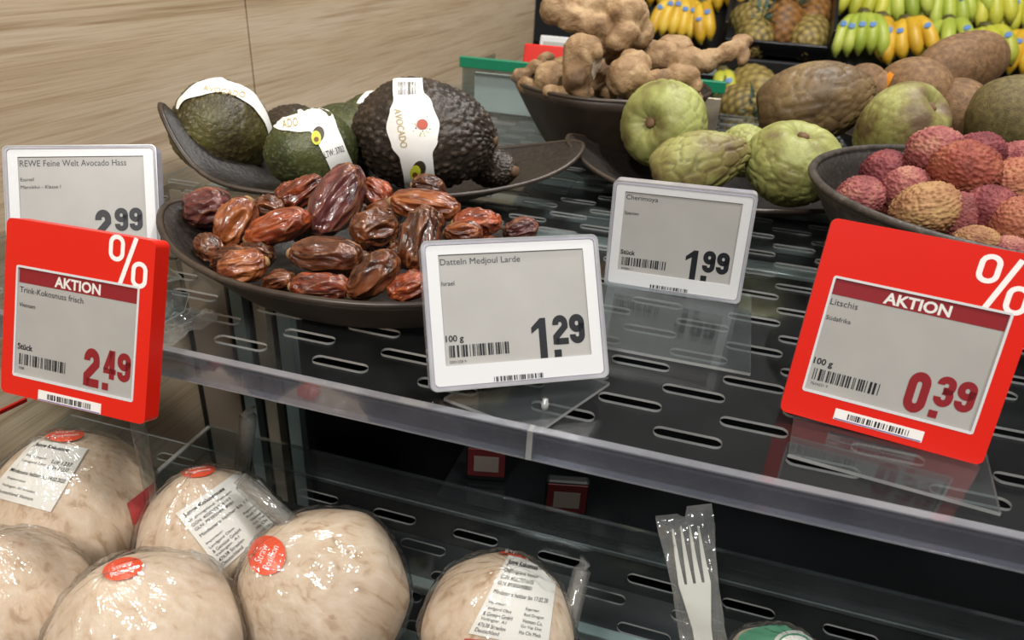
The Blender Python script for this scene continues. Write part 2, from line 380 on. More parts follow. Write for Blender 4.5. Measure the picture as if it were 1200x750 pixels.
sp('side_upstand', (-.392, -.389, .362, .434, -.189, -.158), MT['clear2'], ls, O)
sp('upstand_rim', (-.3922, -.3888, .362, .434, -.159, -.1575), MT['cut'], ls, O)

# ================================================================ price tags
def esl(name, label, pos, xax, nrm, promo, name_t, origin_t, unit_t, big, small, seed, H, extra=None, group='electronic shelf price tags', small_tag=False, name_w=None):
    X = Vector(xax).normalized(); Nn = Vector(nrm).normalized(); Y = Nn.cross(X); 
    Mx = Matrix((X, Y, Nn)).transposed().to_4x4(); Mx.translation = Vector(pos) - Y*(H/2)
    t = thing(name, label, 'price tag', Mx, group)
    oy = H/2*1000                                   # centre of the tag in mm above its base
    W = 105.0
    def G(v): return [(p[0], p[1]+oy) for p in v[0]], v[1]
    mm = .001
    if promo:
        s = -8.0                                    # the display sits lower in the promotion frame
        obj('housing', plate2d('housing', [[(x*mm, y*mm) for x, y in rrect(96, 78, 5, 0, oy-7.5)]], -.013, -.0022), MT['housing'], t)
        fr = obj('promo_frame', plate2d('promo_frame', [[(x*mm, y*mm) for x, y in rrect(105.5, H*1000, 4, 0, oy)], [(x*mm, y*mm) for x, y in rrect(88, 68, 1.5, 0, oy-7.6)]], -.0022, 0), MT['red'], t)
        obj('frame_edge', plate2d('frame_edge', [[(x*mm, y*mm) for x, y in rrect(105.5, H*1000, 4, 0, oy)], [(x*mm, y*mm) for x, y in rrect(102.5, H*1000-3, 3, 0, oy)]], -.011, -.0022), MT['red'], t)
        obj('display_border', plate2d('display_border', [[(x*mm, y*mm) for x, y in rrect(88, 68, 1.5, 0, oy-7.6)], [(x*mm, y*mm) for x, y in rrect(85.4, 65.4, .6, 0, oy-7.6)]], -.0022, .0003), MT['housing'], t)
        scr = obj('display', box_mesh('display', -.0427, .0427, (oy-7.6-32.7)*mm, (oy-7.6+32.7)*mm, -.0022, -.0010), MT['epaper'], t)
        z = -.0008
        flat('header_band', G(([(-42.6, 16), (42.6, 16), (42.6, 25), (-42.6, 25)], [(0, 1, 2, 3)])), z, MT['inkred'], scr)
        flat('header_lettering', G(text_fit('AKTION', -16.5, 16.5, 16.9, 23.4, .03)), z+.0001, MT['inkwhite'], scr)
        flat('percent_sign', G(percent(21.5, 48.5, 25.5, 53.5)), .0002, MT['whiteprint'], t)
        ink = MT['inkred']; ny = 10.2; iy = 1.5
        st = [(-24, -53.2), (22, -53.2), (22, -46.8), (-24, -46.8)]; by = -51.4
        obj('bar_sticker', box_mesh('bar_sticker', -.024, .022, (oy-53.2)*mm, (oy-46.8)*mm, 0, .0003), MT['barsticker'], t)
        flat('sticker_barcode', G(bars(-17, 15, -51.6, -48.2, 26, seed+9)), .0005, MT['ink'], t)
        flat('sticker_line', G(([(-23.5, -52.9), (21.5, -52.9), (21.5, -52.3), (-23.5, -52.3)], [(0, 1, 2, 3)])), .0005, M('violet_line', '#6a5c9a'), t)
    else:
        s = 0.0
        obj('clear_cover', ring_mesh('clear_cover', [(x*mm, y*mm) for x, y in rrect(W, H*1000, 4, 0, oy)], [(x*mm, y*mm) for x, y in rrect(W-5, H*1000-5, 2.6, 0, oy)], -.0125, 0), MT['cover'], t)
        obj('cover_rim', ring_mesh('cover_rim', [(x*mm, y*mm) for x, y in rrect(W+.1, H*1000+.1, 4, 0, oy)], [(x*mm, y*mm) for x, y in rrect(W-1.4, H*1000-1.4, 3.4, 0, oy)], -.001, .0003), MT['cut'], t)
        hs = plate2d('housing', [[(x*mm, y*mm) for x, y in rrect(W-5.4, H*1000-5.4, 2.6, 0, oy)], [(x*mm, y*mm) for x, y in rrect(86, 63, .6, 0, oy+2.9)]], -.012, -.0006)
        obj('housing', hs, MT['housing'], t)
        scr = obj('display', box_mesh('display', -.0431, .0431, (oy-28.7)*mm, (oy+34.5)*mm, -.0119, -.0016), MT['epaper'], t)
        z = -.0014; ink = MT['ink']; ny = 28.2; iy = 16.8
        flat('sticker_barcode', G(bars(-16.2, 12.9, -39.4, -36.6, 26, seed+9)), -.0004, MT['ink'], t)
    lines = [text_line(name_t, -42, ny, 5.0, 0, 1)]
    if name_w: lines = [text_fit(name_t, -42, name_w, ny-.8, ny+3.8, 0)]
    flat('product_text', G(merge(lines)), z, MT['inkgrey'], scr)
    flat('origin_text', G(merge([text_line(o, -42, iy-5.5*k, 3.6) for k, o in enumerate(origin_t)])), z, MT['ink'], scr)
    if unit_t:
        flat('unit_text', G(text_line(unit_t, -42, -15.0+s*1.2, 5.0, .022)), z, MT['ink'], scr)
        flat('barcode', G(bars(-40.5, -5.2, -24.0+s*1.25, -17.2+s*1.25, 24, seed)), z, MT['ink'], scr)
        flat('article_number', G(text_line(extra or '1208', -40.5, -27.3+s*1.2, 2.2)), z, MT['inkgrey'], scr)
    flat('price_euros', G(digits_fit(big, 7.3, 18.3, -28.3+s*1.25, -5.0+s*1.25)), z, ink, scr)
    flat('price_cents', G(digits_fit(small, 20.8, 40.2, -21.2+s*1.25, -4.0+s*1.25)), z, ink, scr)
    flat('price_point', G(([(20.8, -28.3+s*1.25), (25.2, -28.3+s*1.25), (25.2, -24+s*1.25), (20.8, -24+s*1.25)], [(0, 1, 2, 3)])), z, ink, scr)
    return t, Mx
def foot(t, Mx, base_pts, clip=True, zt=.0005):
    """clear stand: a base sheet on the shelf (world outline) and a clip rising to the tag's back"""
    inv = Mx.inverted()
    m = plate2d('stand_base', [base_pts], .0002, .0024, True); m.transform(inv)
    obj('stand_base', m, [MT['clear2'], MT['cut']], t)
    if clip:
        a = Mx @ Vector((-.02, .03, -.0125)); b = Mx @ Vector((.02, .03, -.0125)); c = Mx @ Vector((.02, .03, -.0145)); d = Mx @ Vector((-.02, .03, -.0145))
        v = [a, b, c, d]+[Vector((p.x, p.y+.004, .0022)) for p in (a, b, c, d)]
        m = new_mesh('stand_clip', v, [(0, 1, 2, 3), (7, 6, 5, 4), (0, 4, 5, 1), (1, 5, 6, 2), (2, 6, 7, 3), (3, 7, 4, 0)], False); m.transform(inv)
        obj('stand_clip', m, MT['clear2'], t)
t, Mx = esl('price_tag', 'white electronic price tag for Medjoul dates reading 1.29', (-.0944, .3594, .0511), (.8682, .4962, .0039), (.4213, -.7413, .5225), False,
    'Datteln Medjoul Larde', ['Israel'], '100 g', '1', '29', 1, .085, '0301258 9', name_w=4.6)
def quad(*pp): return [(P(x, y, 0).x, P(x, y, 0).y) for x, y in pp]
foot(t, Mx, quad((520, 470), (628, 511), (714, 452), (612, 415)))
pg = obj('stand_peg', *(lambda g: (new_mesh('stand_peg', *g), MT['cut']))(tube([(0, 0, .002), (0, 0, .006), (0, 0, .0062), (0, 0, .0085)], [.0022, .0022, .0016, .0016], 12)), t)
pg.matrix_basis = Mx.inverted() @ Matrix.Translation(P(638, 482, 0))
t, Mx = esl('price_tag', 'white electronic price tag for Cherimoya reading 1.99', (-.0175, .5317, .0427), (.9993, -.017, .0346), (-.0195, -.9971, .0733), False,
    'Cherimoya', ['Spanien'], 'Stück', '1', '99', 2, .085, '4098801 1', name_w=-18)
foot(t, Mx, [(-.068, .425), (.045, .425), (.045, .55), (-.068, .55)])
t, Mx = esl('price_tag', 'white electronic price tag for Hass avocados reading 2.99', (-.4397, .4026, .0523), (.9022, .4308, .0201), (.3722, -.8015, .4681), False,
    'REWE Feine Welt Avocado Hass', ['Essreif', 'Marokko - Klasse I'], 'Stück', '2', '99', 3, .085, name_w=30.6)
foot(t, Mx, [(-.50, .375), (-.41, .345), (-.37, .41), (-.46, .46)])
t, Mx = esl('price_tag', 'red framed AKTION price tag for lychees reading 0.39', (.1163, .394, .0576), (.9922, -.1231, -.0181), (-.1131, -.953, .281), True,
    'Litschis', ['Südafrika'], '100 g', '0', '39', 4, .114, '7634221 9', group='red promotion price tags')
foot(t, Mx, [(.065, .345), (.165, .333), (.178, .44), (.078, .452)])
t, Mx = esl('price_tag', 'red framed AKTION price tag for drinking coconuts reading 2.49', (-.3438, .2906, .0291), (.9999, -.0006, .0161), (-.0061, -.939, .3439), True,
    'Trink-Kokosnuss frisch', ['Vietnam'], 'Stück', '2', '49', 5, .107, group='red promotion price tags')
pts = [PD(160, 488, .452), PD(167, 524, .468), PD(174, 560, .490), PD(178, 590, .515)]
v, f = tube(pts, .0045, 8); m = new_mesh('stand_stem', v, f); m.transform(Mx.inverted()); obj('stand_stem', m, MT['clear2'], t)
# ================================================================ bowls
def bowl(label, c, rotz, a, b, h, tips=(0, 0), th=.005, base=.45, pw=1.7, mats=('bowl', 'bowl_in', 'rim'), sharp=.0, wob=.0015, seed=0, name='bowl', rimr=.0026, tpow=4):
    n, R = 72, 14; V = []; Fc = []; mi = []
    def outl(ph):
        cx, sy = math.cos(ph), math.sin(ph)
        k = 1+wob/ a*4*noise.noise(Vector((cx*1.3+seed, sy*1.3, seed)))
        return a*cx*k, b*math.copysign(abs(sy)**(1+sharp), sy)*k
    def rimz(ph):
        cx = math.cos(ph); t = tips[1]*max(0, cx)**4+tips[0]*max(0, -cx)**tpow
        return h+t+wob*noise.noise(Vector((math.cos(ph)*2, math.sin(ph)*2, 3+seed)))
    def pt(r, ph, off):
        ox, oy = outl(ph); L = math.hypot(ox, oy) or 1; s = r+off/L*r
        q = max(0, (r-base)/(1-base)); z = (rimz(ph)-(0 if off else th*.0))*q**pw + (0 if off else th*(1-q))
        return (ox*s, oy*s, z)
    for off in (0, th):
        V.append((0, 0, th if not off else 0))
        for i in range(1, R+1):
            for k in range(n): V.append(pt((i/R)**.8, 2*math.pi*k/n, off))
    S = 1+R*n
    for s in (0, 1):
        o = s*S
        for k in range(n):
            k2 = (k+1) % n; q = (o, o+1+k, o+1+k2); Fc.append(q if not s else q[::-1]); mi.append(1-s)
            for i in range(R-1):
                a0 = o+1+i*n; q = (a0+k, a0+n+k, a0+n+k2, a0+k2); Fc.append(q if not s else q[::-1]); mi.append(1-s)
    for k in range(n):
        k2 = (k+1) % n; a0 = 1+(R-1)*n; Fc.append((a0+k, S+a0+k, S+a0+k2, a0+k2)); mi.append(0)
    root = thing(name, label, 'bowl', Matrix.Translation((c[0], c[1], .0003)) @ Matrix.Rotation(rotz, 4, 'Z'), 'dark stoneware bowls')
    m = new_mesh('bowl_body', V, Fc)
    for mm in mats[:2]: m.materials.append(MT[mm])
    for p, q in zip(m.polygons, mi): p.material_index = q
    obj('bowl_body', m, None, root)
    path = [Vector(pt(1, 2*math.pi*k/n, th*.5)) for k in range(n)]
    v = []; f = []; q = 8
    for i, p in enumerate(path):
        d = (path[(i+1) % n]-path[i-1]).normalized(); up = Vector((0, 0, 1)); s = d.cross(up).normalized(); u = s.cross(d)
        for k in range(q): al = 2*math.pi*k/q; v.append(p+s*(rimr*math.cos(al))+u*(rimr*.9*math.sin(al)))
    for i in range(n):
        for k in range(q): f.append((i*q+k, ((i+1) % n)*q+k, ((i+1) % n)*q+(k+1) % q, i*q+(k+1) % q))
    obj('bowl_rim', new_mesh('bowl_rim', v, f), MT[mats[2]], root)
    return root
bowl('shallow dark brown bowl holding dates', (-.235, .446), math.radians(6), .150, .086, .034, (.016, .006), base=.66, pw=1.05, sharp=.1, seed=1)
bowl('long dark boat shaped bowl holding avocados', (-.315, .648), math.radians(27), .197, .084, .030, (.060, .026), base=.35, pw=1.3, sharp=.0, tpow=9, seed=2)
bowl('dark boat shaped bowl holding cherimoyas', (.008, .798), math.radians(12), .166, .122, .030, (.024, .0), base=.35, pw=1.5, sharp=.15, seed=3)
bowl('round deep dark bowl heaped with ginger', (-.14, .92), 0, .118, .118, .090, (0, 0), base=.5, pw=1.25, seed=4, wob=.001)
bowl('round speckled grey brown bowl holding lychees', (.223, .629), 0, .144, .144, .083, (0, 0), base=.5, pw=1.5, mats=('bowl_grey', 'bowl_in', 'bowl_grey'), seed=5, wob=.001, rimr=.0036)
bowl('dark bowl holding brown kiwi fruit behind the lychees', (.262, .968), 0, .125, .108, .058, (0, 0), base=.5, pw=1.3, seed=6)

# ================================================================ fruit
def dz(L):                         # world direction from an image direction (dx right, dy down, toward the viewer)
    return (ROT @ Vector((L[0], -L[1], L[2]))).normalized()
def world_bvh(mesh, Mx): return BVHTree.FromPolygons([Mx @ v.co for v in mesh.vertices], [tuple(p.vertices) for p in mesh.polygons])
def cast(bvh, x, y, dep, off):
    d = ray(x, y).normalized(); h = bvh.ray_cast(CAM, d)
    if h[0] is None:
        h = bvh.find_nearest(PD(x, y, dep))
    n = h[1]
    if n.dot(d) > 0 and False: n = -n
    return h[0]+n*off
def decal(name, bvh, pts2d, faces, dep, off, mat, root, smooth=False):
    inv = root.matrix_basis.inverted()
    return obj(name, new_mesh(name, [inv @ cast(bvh, x, y, dep, off) for x, y in pts2d], faces, smooth), mat, root)
def quad_map(q):
    a, b, c, d = [Vector(p) for p in q]          # TL TR BR BL, u right, v down
    return lambda u, v: tuple((a*(1-u)+b*u)*(1-v)+(d*(1-u)+c*u)*v)
def quad_grid(q, nu, nv):
    g = quad_map(q); return [g(i/nu, j/nv) for j in range(nv+1) for i in range(nu+1)], [(j*(nu+1)+i, (j+1)*(nu+1)+i, (j+1)*(nu+1)+i+1, j*(nu+1)+i+1) for j in range(nv) for i in range(nu)]
def strip(path, wid, n=24, m=6):
    """a ribbon in the image: path points and half widths, resampled"""
    P2 = [Vector(p) for p in path]; V = []; Fc = []; N = len(P2)-1
    for i in range(n+1):
        s = i/n*N; k = min(int(s), N-1); t = s-k
        p0, p1, p2, p3 = P2[max(k-1, 0)], P2[k], P2[k+1], P2[min(k+2, N)]
        p = .5*((2*p1)+(p2-p0)*t+(2*p0-5*p1+4*p2-p3)*t*t+(3*p1-p0-3*p2+p3)*t**3)
        d = (.5*((p2-p0)+2*(2*p0-5*p1+4*p2-p3)*t+3*(3*p1-p0-3*p2+p3)*t*t)).normalized(); nr = Vector((-d.y, d.x))
        w_ = wid[k]*(1-smooth01(0, 1, t))+wid[k+1]*smooth01(0, 1, t)
        for j in range(m+1): V.append(tuple(p+nr*(w_*(2*j/m-1))))
    for i in range(n):
        for j in range(m): a = i*(m+1)+j; Fc.append((a, a+1, a+m+2, a+m+1))
    return V, Fc
def disc(cx, cy, rx, ry, rot=0, n=28, rings=4):
    V = [(cx, cy)]; Fc = []; c, s = math.cos(rot), math.sin(rot)
    for r in range(1, rings+1):
        for k in range(n):
            a = 2*math.pi*k/n; x, y = rx*r/rings*math.cos(a), ry*r/rings*math.sin(a); V.append((cx+x*c-y*s, cy+x*s+y*c))
    for k in range(n):
        k2 = (k+1) % n; Fc.append((0, 1+k, 1+k2))
        for r in range(rings-1): a = 1+r*n; Fc.append((a+k, a+n+k, a+n+k2, a+k2))
    return V, Fc
def tmap(geo, q):                 # text geometry in the unit square (v up) onto an image quad
    g = quad_map(q); return [g(x, 1-y) for x, y in geo[0]], geo[1]

# ---------------------------------------------------------------- avocados
MT['avo_dark'] = M('hass_skin_dark', [(.3, '#1d1813'), (.5, '#2e251d'), (.75, '#45382b')], scale=30, rough=.42, bump=(450, .4), attr=('tip', '#56473a'), spec=.5)
MT['avo_green'] = M('hass_skin_green', [(.3, '#1f2417'), (.5, '#39401f'), (.72, '#5a5c34')], scale=22, detail=6, rough=.42, bump=(450, .4), attr=('tip', '#6d6c45'), spec=.5)
MT['avo_olive'] = M('hass_skin_olive', [(.28, '#2a2115'), (.5, '#403a1c'), (.7, '#5e5a2c')], scale=16, detail=6, rough=.42, bump=(450, .4), attr=('tip', '#6b6238'), spec=.5)
MT['stem'] = M('stem_brown', [(.3, '#4a3524'), (.7, '#7a5a3c')], scale=60, rough=.7, bump=(120, .3))
def avocado(label, c, axis, L, D, mat, seed, freq=15, amp=.018, pear=.12, res=(112, 76), stem=True):
    tips = []
    def fn(d, t, ph):
        r = (1-pear*t-.05*t*t); b = Vector((d.x*D/2*r, d.y*D/2*r, t*L/2))
        q = noise.voronoi(d*freq*.5+Vector((seed*3.1, seed, 0)))[0]; k = smooth01(0, .5, q[1]-q[0])
        tips.append(max(0, min(1, (k-.55)*1.2)))
        return b + d*(D*amp*(k-.5)) + d*(D*.02*noise.noise(d*2+Vector((seed, 0, 0))))
    m = new_mesh('avocado_body', *sphere_fn(*res, fn)); set_attr(m, 'tip', tips)
    def fs(d, t, ph): r = (1-pear*t-.05*t*t); return Vector((d.x*D/2*r, d.y*D/2*r, t*L/2))+d*(D*amp*.5+D*.02*noise.noise(d*2+Vector((seed, 0, 0))))
    sm_v, sm_f = sphere_fn(64, 48, fs)
    Mx = frame(c, axis); root = thing('avocado', label, 'avocado', Mx, 'avocados in the long bowl')
    obj('avocado_body', m, MT[mat], root)
    if stem:
        obj('stem_end', new_mesh('stem_end', *tube([(0, 0, L/2-.004), (0, 0, L/2+.001), (0, 0, L/2+.0022)], [.0055, .005, .003], 10)), MT['stem'], root)
    return root, BVHTree.FromPolygons([Mx @ p for p in sm_v], sm_f)
def avo_icon(bvh, cx, cy, s, rot, dep, root):
    c_, s_ = math.cos(rot), math.sin(rot)
    def R(x, y): return (cx+(x*c_-y*s_)*s, cy+(x*s_+y*c_)*s)
    x, y = R(.30, -.25); decal('printed_avocado_skin', bvh, *disc(x, y, .80*s, 1.05*s, rot+.35), dep, .0009, MT['avob'], root)
    x, y = R(-.10, .20); decal('printed_avocado_flesh', bvh, *disc(x, y, .66*s, .95*s, rot+.1), dep, .0012, MT['avog'], root)
    x, y = R(-.12, .42); decal('printed_avocado_pit', bvh, *disc(x, y, .33*s, .33*s, 0), dep, .0015, MT['pit'], root)
dA = .705
a1, b1 = avocado('roundish olive avocado with paper band at the left end of its bowl', PD(261, 152, dA), dz((.5, -.2, -.8)), 118*dA/F, 113*dA/F, 'avo_olive', 1, freq=19, amp=.012, pear=.03)
decal('paper_band', b1, *strip([(208, 128), (214, 116), (236, 104), (262, 100), (287, 110), (303, 126), (314, 146), (318, 165)], [1.5, 3, 8, 8.5, 8, 5, 3, 2], 36), dA, .0006, MT['paper'], a1, True)
decal('band_lettering', b1, *tmap(text_fit('AVOCADO', .0, 1, .1, .9), [(239, 100), (288, 108), (286, 116), (238, 107)]), dA, .0011, MT['gold'], a1)
d2 = .665
a2, b2 = avocado('dark green avocado with paper label slanting across it', PD(365, 178, d2), dz((-.9, .25, .55)), 108*d2/F, 98*d2/F, 'avo_green', 2, freq=18, amp=.008, stem=False)
decal('paper_band', b2, *strip([(318, 142), (332, 144), (352, 142), (372, 140), (384, 160), (396, 186), (402, 200), (406, 212)], [5, 9, 13, 17, 14, 13, 13, 13], 36), d2, .0006, MT['paper'], a2, True)
avo_icon(b2, 371, 160, 8.5, -.2, d2, a2)
decal('band_lettering', b2, *tmap(text_fit('LTW: 3702', 0, 1, 0, 1), [(379, 178), (401, 170), (403, 177), (381, 185)]), d2, .0011, MT['inkgrey'], a2)
decal('band_lettering', b2, *tmap(text_fit('ADO', 0, 1, 0, 1), [(331, 141), (349, 138), (350, 148), (332, 151)]), d2, .0011, MT['gold'], a2)
d3 = .755
avocado('smooth green avocado behind the labelled dark green one', PD(402, 160, d3), dz((.9, -.2, .2)), .105, 76*d3/F, 'avo_green', 3, freq=20, amp=.006, stem=False)
avocado('reddish brown avocado peeking out behind the two left avocados', PD(345, 166, .775), dz((.3, .5, .6)), 92*.8/F, 78*.8/F, 'avo_dark', 4, freq=16)
d5 = .690
a5, b5 = avocado('largest nearly black avocado with round paper label', PD(497, 159, d5), dz((1, .12, .18)), 172*d5/F, 127*d5/F, 'avo_dark', 5, freq=17, amp=.022, pear=.06, res=(150, 104))
decal('paper_band', b5, *strip([(478, 92), (478, 102), (479, 112), (482, 126), (484, 148), (486, 168), (488, 184), (491, 204), (494, 226)], [17, 17.5, 18, 25, 31, 27, 19, 18, 19], 44), d5, .0006, MT['paper'], a5, True)
decal('band_barcode', b5, *tmap(bars(0, 1, 0, 1, 14, 77), [(467, 97), (488, 97), (488, 111), (467, 112)]), d5, .0011, MT['inkgrey'], a5)
decal('band_lettering', b5, *tmap(text_fit('AVOCADO', 0, 1, 0, 1), [(470, 128), (478, 172), (470, 173), (462, 128)]), d5, .0011, MT['gold'], a5)
rr = random.Random(4)
for k in range(26):
    al = rr.uniform(0, 6.28); r_ = rr.uniform(7, 13); decal('printed_dot', b5, *disc(495+r_*math.cos(al), 146+r_*math.sin(al)*1.05, .7, .7, 0, 6, 1), d5, .0011, rr.choice((MT['gold'], MT['gold'], MT['avog'], MT['inkgrey'])), a5)
decal('printed_emblem', b5, *disc(495, 146, 6.5, 6, 0), d5, .0012, M('printed_emblem', '#b5472e', rough=.5), a5)
avo_icon(b5, 488, 200, 9.5, .05, d5, a5)
avocado('small wrinkled dark avocado under the right end of the large one', PD(577, 196, .715), dz((.7, .25, .6)), .062, .040, 'avo_dark', 6, freq=11, amp=.03)
a7, b7 = avocado('avocado with a white band hidden behind the largest one', PD(445, 152, .81), dz((.8, .1, .2)), .10, 82*.81/F, 'avo_green', 7, stem=False)
decal('paper_band', b7, *strip([(418, 132), (424, 120), (436, 110), (452, 106)], [2, 4, 5, 5], 14), .81, .0012, MT['paper'], a7, True)

# ---------------------------------------------------------------- dates
def date_mat(name, c): return M(name, c, scale=3.2, detail=5, stretch=(1, 1, .5), rough=.26, spec=.5, coat=.35, bump=(9, .35), bump2=(26, .2), attr=('ridge', '#a5714a'), distort=.8, sss=.15, ssscol=(1, .25, .08), rnd=.18)
DM = [date_mat('date_red_brown', [(.3, '#3a150c'), (.5, '#6b2a16'), (.68, '#a04a22')]),
      date_mat('date_purple_brown', [(.3, '#3a1a1a'), (.5, '#5e2f2c'), (.7, '#7c463c')]),
      date_mat('date_amber', [(.3, '#3f1a0c'), (.5, '#70351a'), (.68, '#9c5a2e')]),
      date_mat('date_dark', [(.3, '#241009'), (.5, '#43200f'), (.7, '#6e3a1e')])]
MT['calyx'] = M('date_calyx', [(.3, '#7a5a38'), (.7, '#a8855a')], scale=80, rough=.7)
def date_mesh(seed, big=False):
    rd = []
    so = Vector((seed*5.3, seed*2.7, seed*1.1))
    def fn(d, t, ph):
        a = Vector((d.x*1.15, d.y*1.15, t*.75))+so
        n1 = noise.noise(a*1.6); n2 = noise.noise(a*3.4+so); w = Vector((noise.noise(a*1.1), noise.noise(a*1.1+so), 0))*.5
        g = 1-abs(noise.noise(Vector((d.x*1.9, d.y*1.9, t*.55))+w+so*2))*3.2; g = max(-.6, g)
        g2 = 1-abs(noise.noise(Vector((d.x*3.6, d.y*3.6, t*1.6))+w*1.3+so))*3.0; g2 = max(-.6, g2)
        rd.append(max(0, min(.75, (g-.72)*2.2))*(.5+.5*max(0, n2+.5)))
        r = (max(0, 1-t*t))**.42/(max(1e-6, 1-t*t))**.5 if abs(t) < .9999 else 1
        f = .93+.16*n1+.13*g+.075*g2+.02*n2
        return Vector((d.x*r*f*.5, d.y*r*f*.5, t*.5*(1+.04*n2)))
    m = new_mesh('date_body', *sphere_fn(84, 64, fn)); set_attr(m, 'ridge', rd); return m
DMESH = []
for mi in range(4):
    for s in range(2):
        m = date_mesh(mi*2+s+1); m.materials.append(DM[mi]); DMESH.append(m)
CALYX = new_mesh('calyx', *tube([(0, 0, .44), (0, 0, .49), (0, 0, .53), (0, 0, .535)], [.20, .17, .11, .07], 10)); CALYX.materials.append(MT['calyx'])
_dk = 0
def date(label, x1, y1, x2, y2, wpx, dep, tilt=0.0, kind=0, group='Medjoul dates heaped in the bowl'):
    """(x1,y1) stem end and (x2,y2) tip in the image; tilt > 0: the tip comes nearer"""
    global _dk; dep *= 1.055 if dep > .475 else 1.035
    ln = math.hypot(x2-x1, y2-y1); c = PD((x1+x2)/2, (y1+y2)/2, dep)
    ax = dz((x1-x2, y1-y2, -tilt*ln)); L = ln*math.sqrt(1+tilt*tilt)*dep/F; W = wpx*dep/F
    L = max(L, W*1.25)
    _dk += 1; m = DMESH[kind*2+_dk % 2]
    Mx = frame(c, ax) @ Matrix.Rotation(_dk*1.3, 4, 'Z')
    r = thing('date', label, 'date', Mx, group)
    obj('date_body', m, None, r, Matrix.Diagonal((W, W*.95, L, 1))); 
    if _dk % 3 != 1: obj('calyx', CALYX, None, r, Matrix.Diagonal((W, W, L, 1)))
    return r
for args in [
 ('round wrinkled purple date at the top left of the heap', 220, 247, 267, 239, 47, .520, .3, 1),
 ('tall amber date leaning just right of the purple one', 290, 232, 262, 291, 44, .505, .2, 2),
 ('long red brown date lying diagonally left of the heap centre', 287, 281, 364, 252, 38, .490, .1, 0),
 ('biggest purple date standing up against the avocado', 415, 192, 374, 276, 53, .505, .3, 1),
 ('slim red date behind the standing purple one', 329, 242, 380, 211, 34, .535, 0, 0),
 ('dark red date end peeking between amber and red dates', 326, 240, 350, 216, 28, .545, 0, 0),
 ('small brown date behind the tall amber one', 300, 238, 334, 250, 30, .530, .2, 3),
 ('wide glossy brown date lying level in the middle', 338, 297, 426, 301, 43, .463, .1, 3),
 ('dark end-on date right of the standing purple one', 460, 262, 418, 275, 47, .480, .8, 3),
 ('red date tucked behind the dark end-on one', 424, 213, 457, 241, 34, .530, 0, 0),
 ('long amber ridged date at the top right of the heap', 456, 236, 540, 246, 39, .505, .1, 2),
 ('pale brown date behind the long amber ridged one', 482, 216, 522, 223, 28, .545, .2, 3),
 ('upright brown date beside the white price tag', 500, 240, 483, 318, 44, .462, .2, 3),
 ('striped amber date at the lower left of the heap', 312, 306, 257, 319, 39, .463, .2, 2),
 ('small brown date touching the left bowl side', 232, 276, 258, 305, 30, .490, .3, 3),
 ('small brown date between the two bottom left dates', 308, 335, 347, 325, 28, .462, .3, 3),
 ('flat glossy brown date along the front rim', 340, 336, 412, 336, 35, .448, .0, 0),
 ('wrinkled dark brown date leaning at the front', 408, 346, 466, 300, 46, .446, .2, 3),
 ('dark red date cut off by the price tag at front', 454, 344, 505, 328, 34, .444, .1, 0),
 ('red brown date behind the top edge of the price tag', 530, 262, 588, 260, 34, .500, .1, 0),
 ('reddish date just above the price tag', 520, 275, 566, 272, 30, .488, .2, 2),
 ('rightmost pale pointed date of the heap', 590, 276, 630, 264, 28, .520, .3, 1),
 ('dark date deep between the level date and upright one', 458, 285, 484, 312, 28, .478, .4, 3),
]: date(*args)
for x, y, d, k, wh in ((300, 300, .49, 3, 'under the striped amber date at lower left'), (360, 268, .515, 3, 'under the standing purple date'), (420, 305, .485, 3, 'right behind the wide level date'),
    (395, 320, .478, 3, 'between the level date and the front rim date'), (520, 305, .475, 3, 'behind the left part of the 1.29 tag'), (570, 295, .485, 0, 'behind the middle of the 1.29 tag'),
    (450, 250, .515, 3, 'under the dark end-on date'), (500, 262, .50, 3, 'under the long amber ridged date'), (270, 305, .485, 3, 'under the small date at the left bowl side')):
    date('dark date deep in the heap '+wh, x-24, y+4, x+22, y-4, 34, d, .3, k)
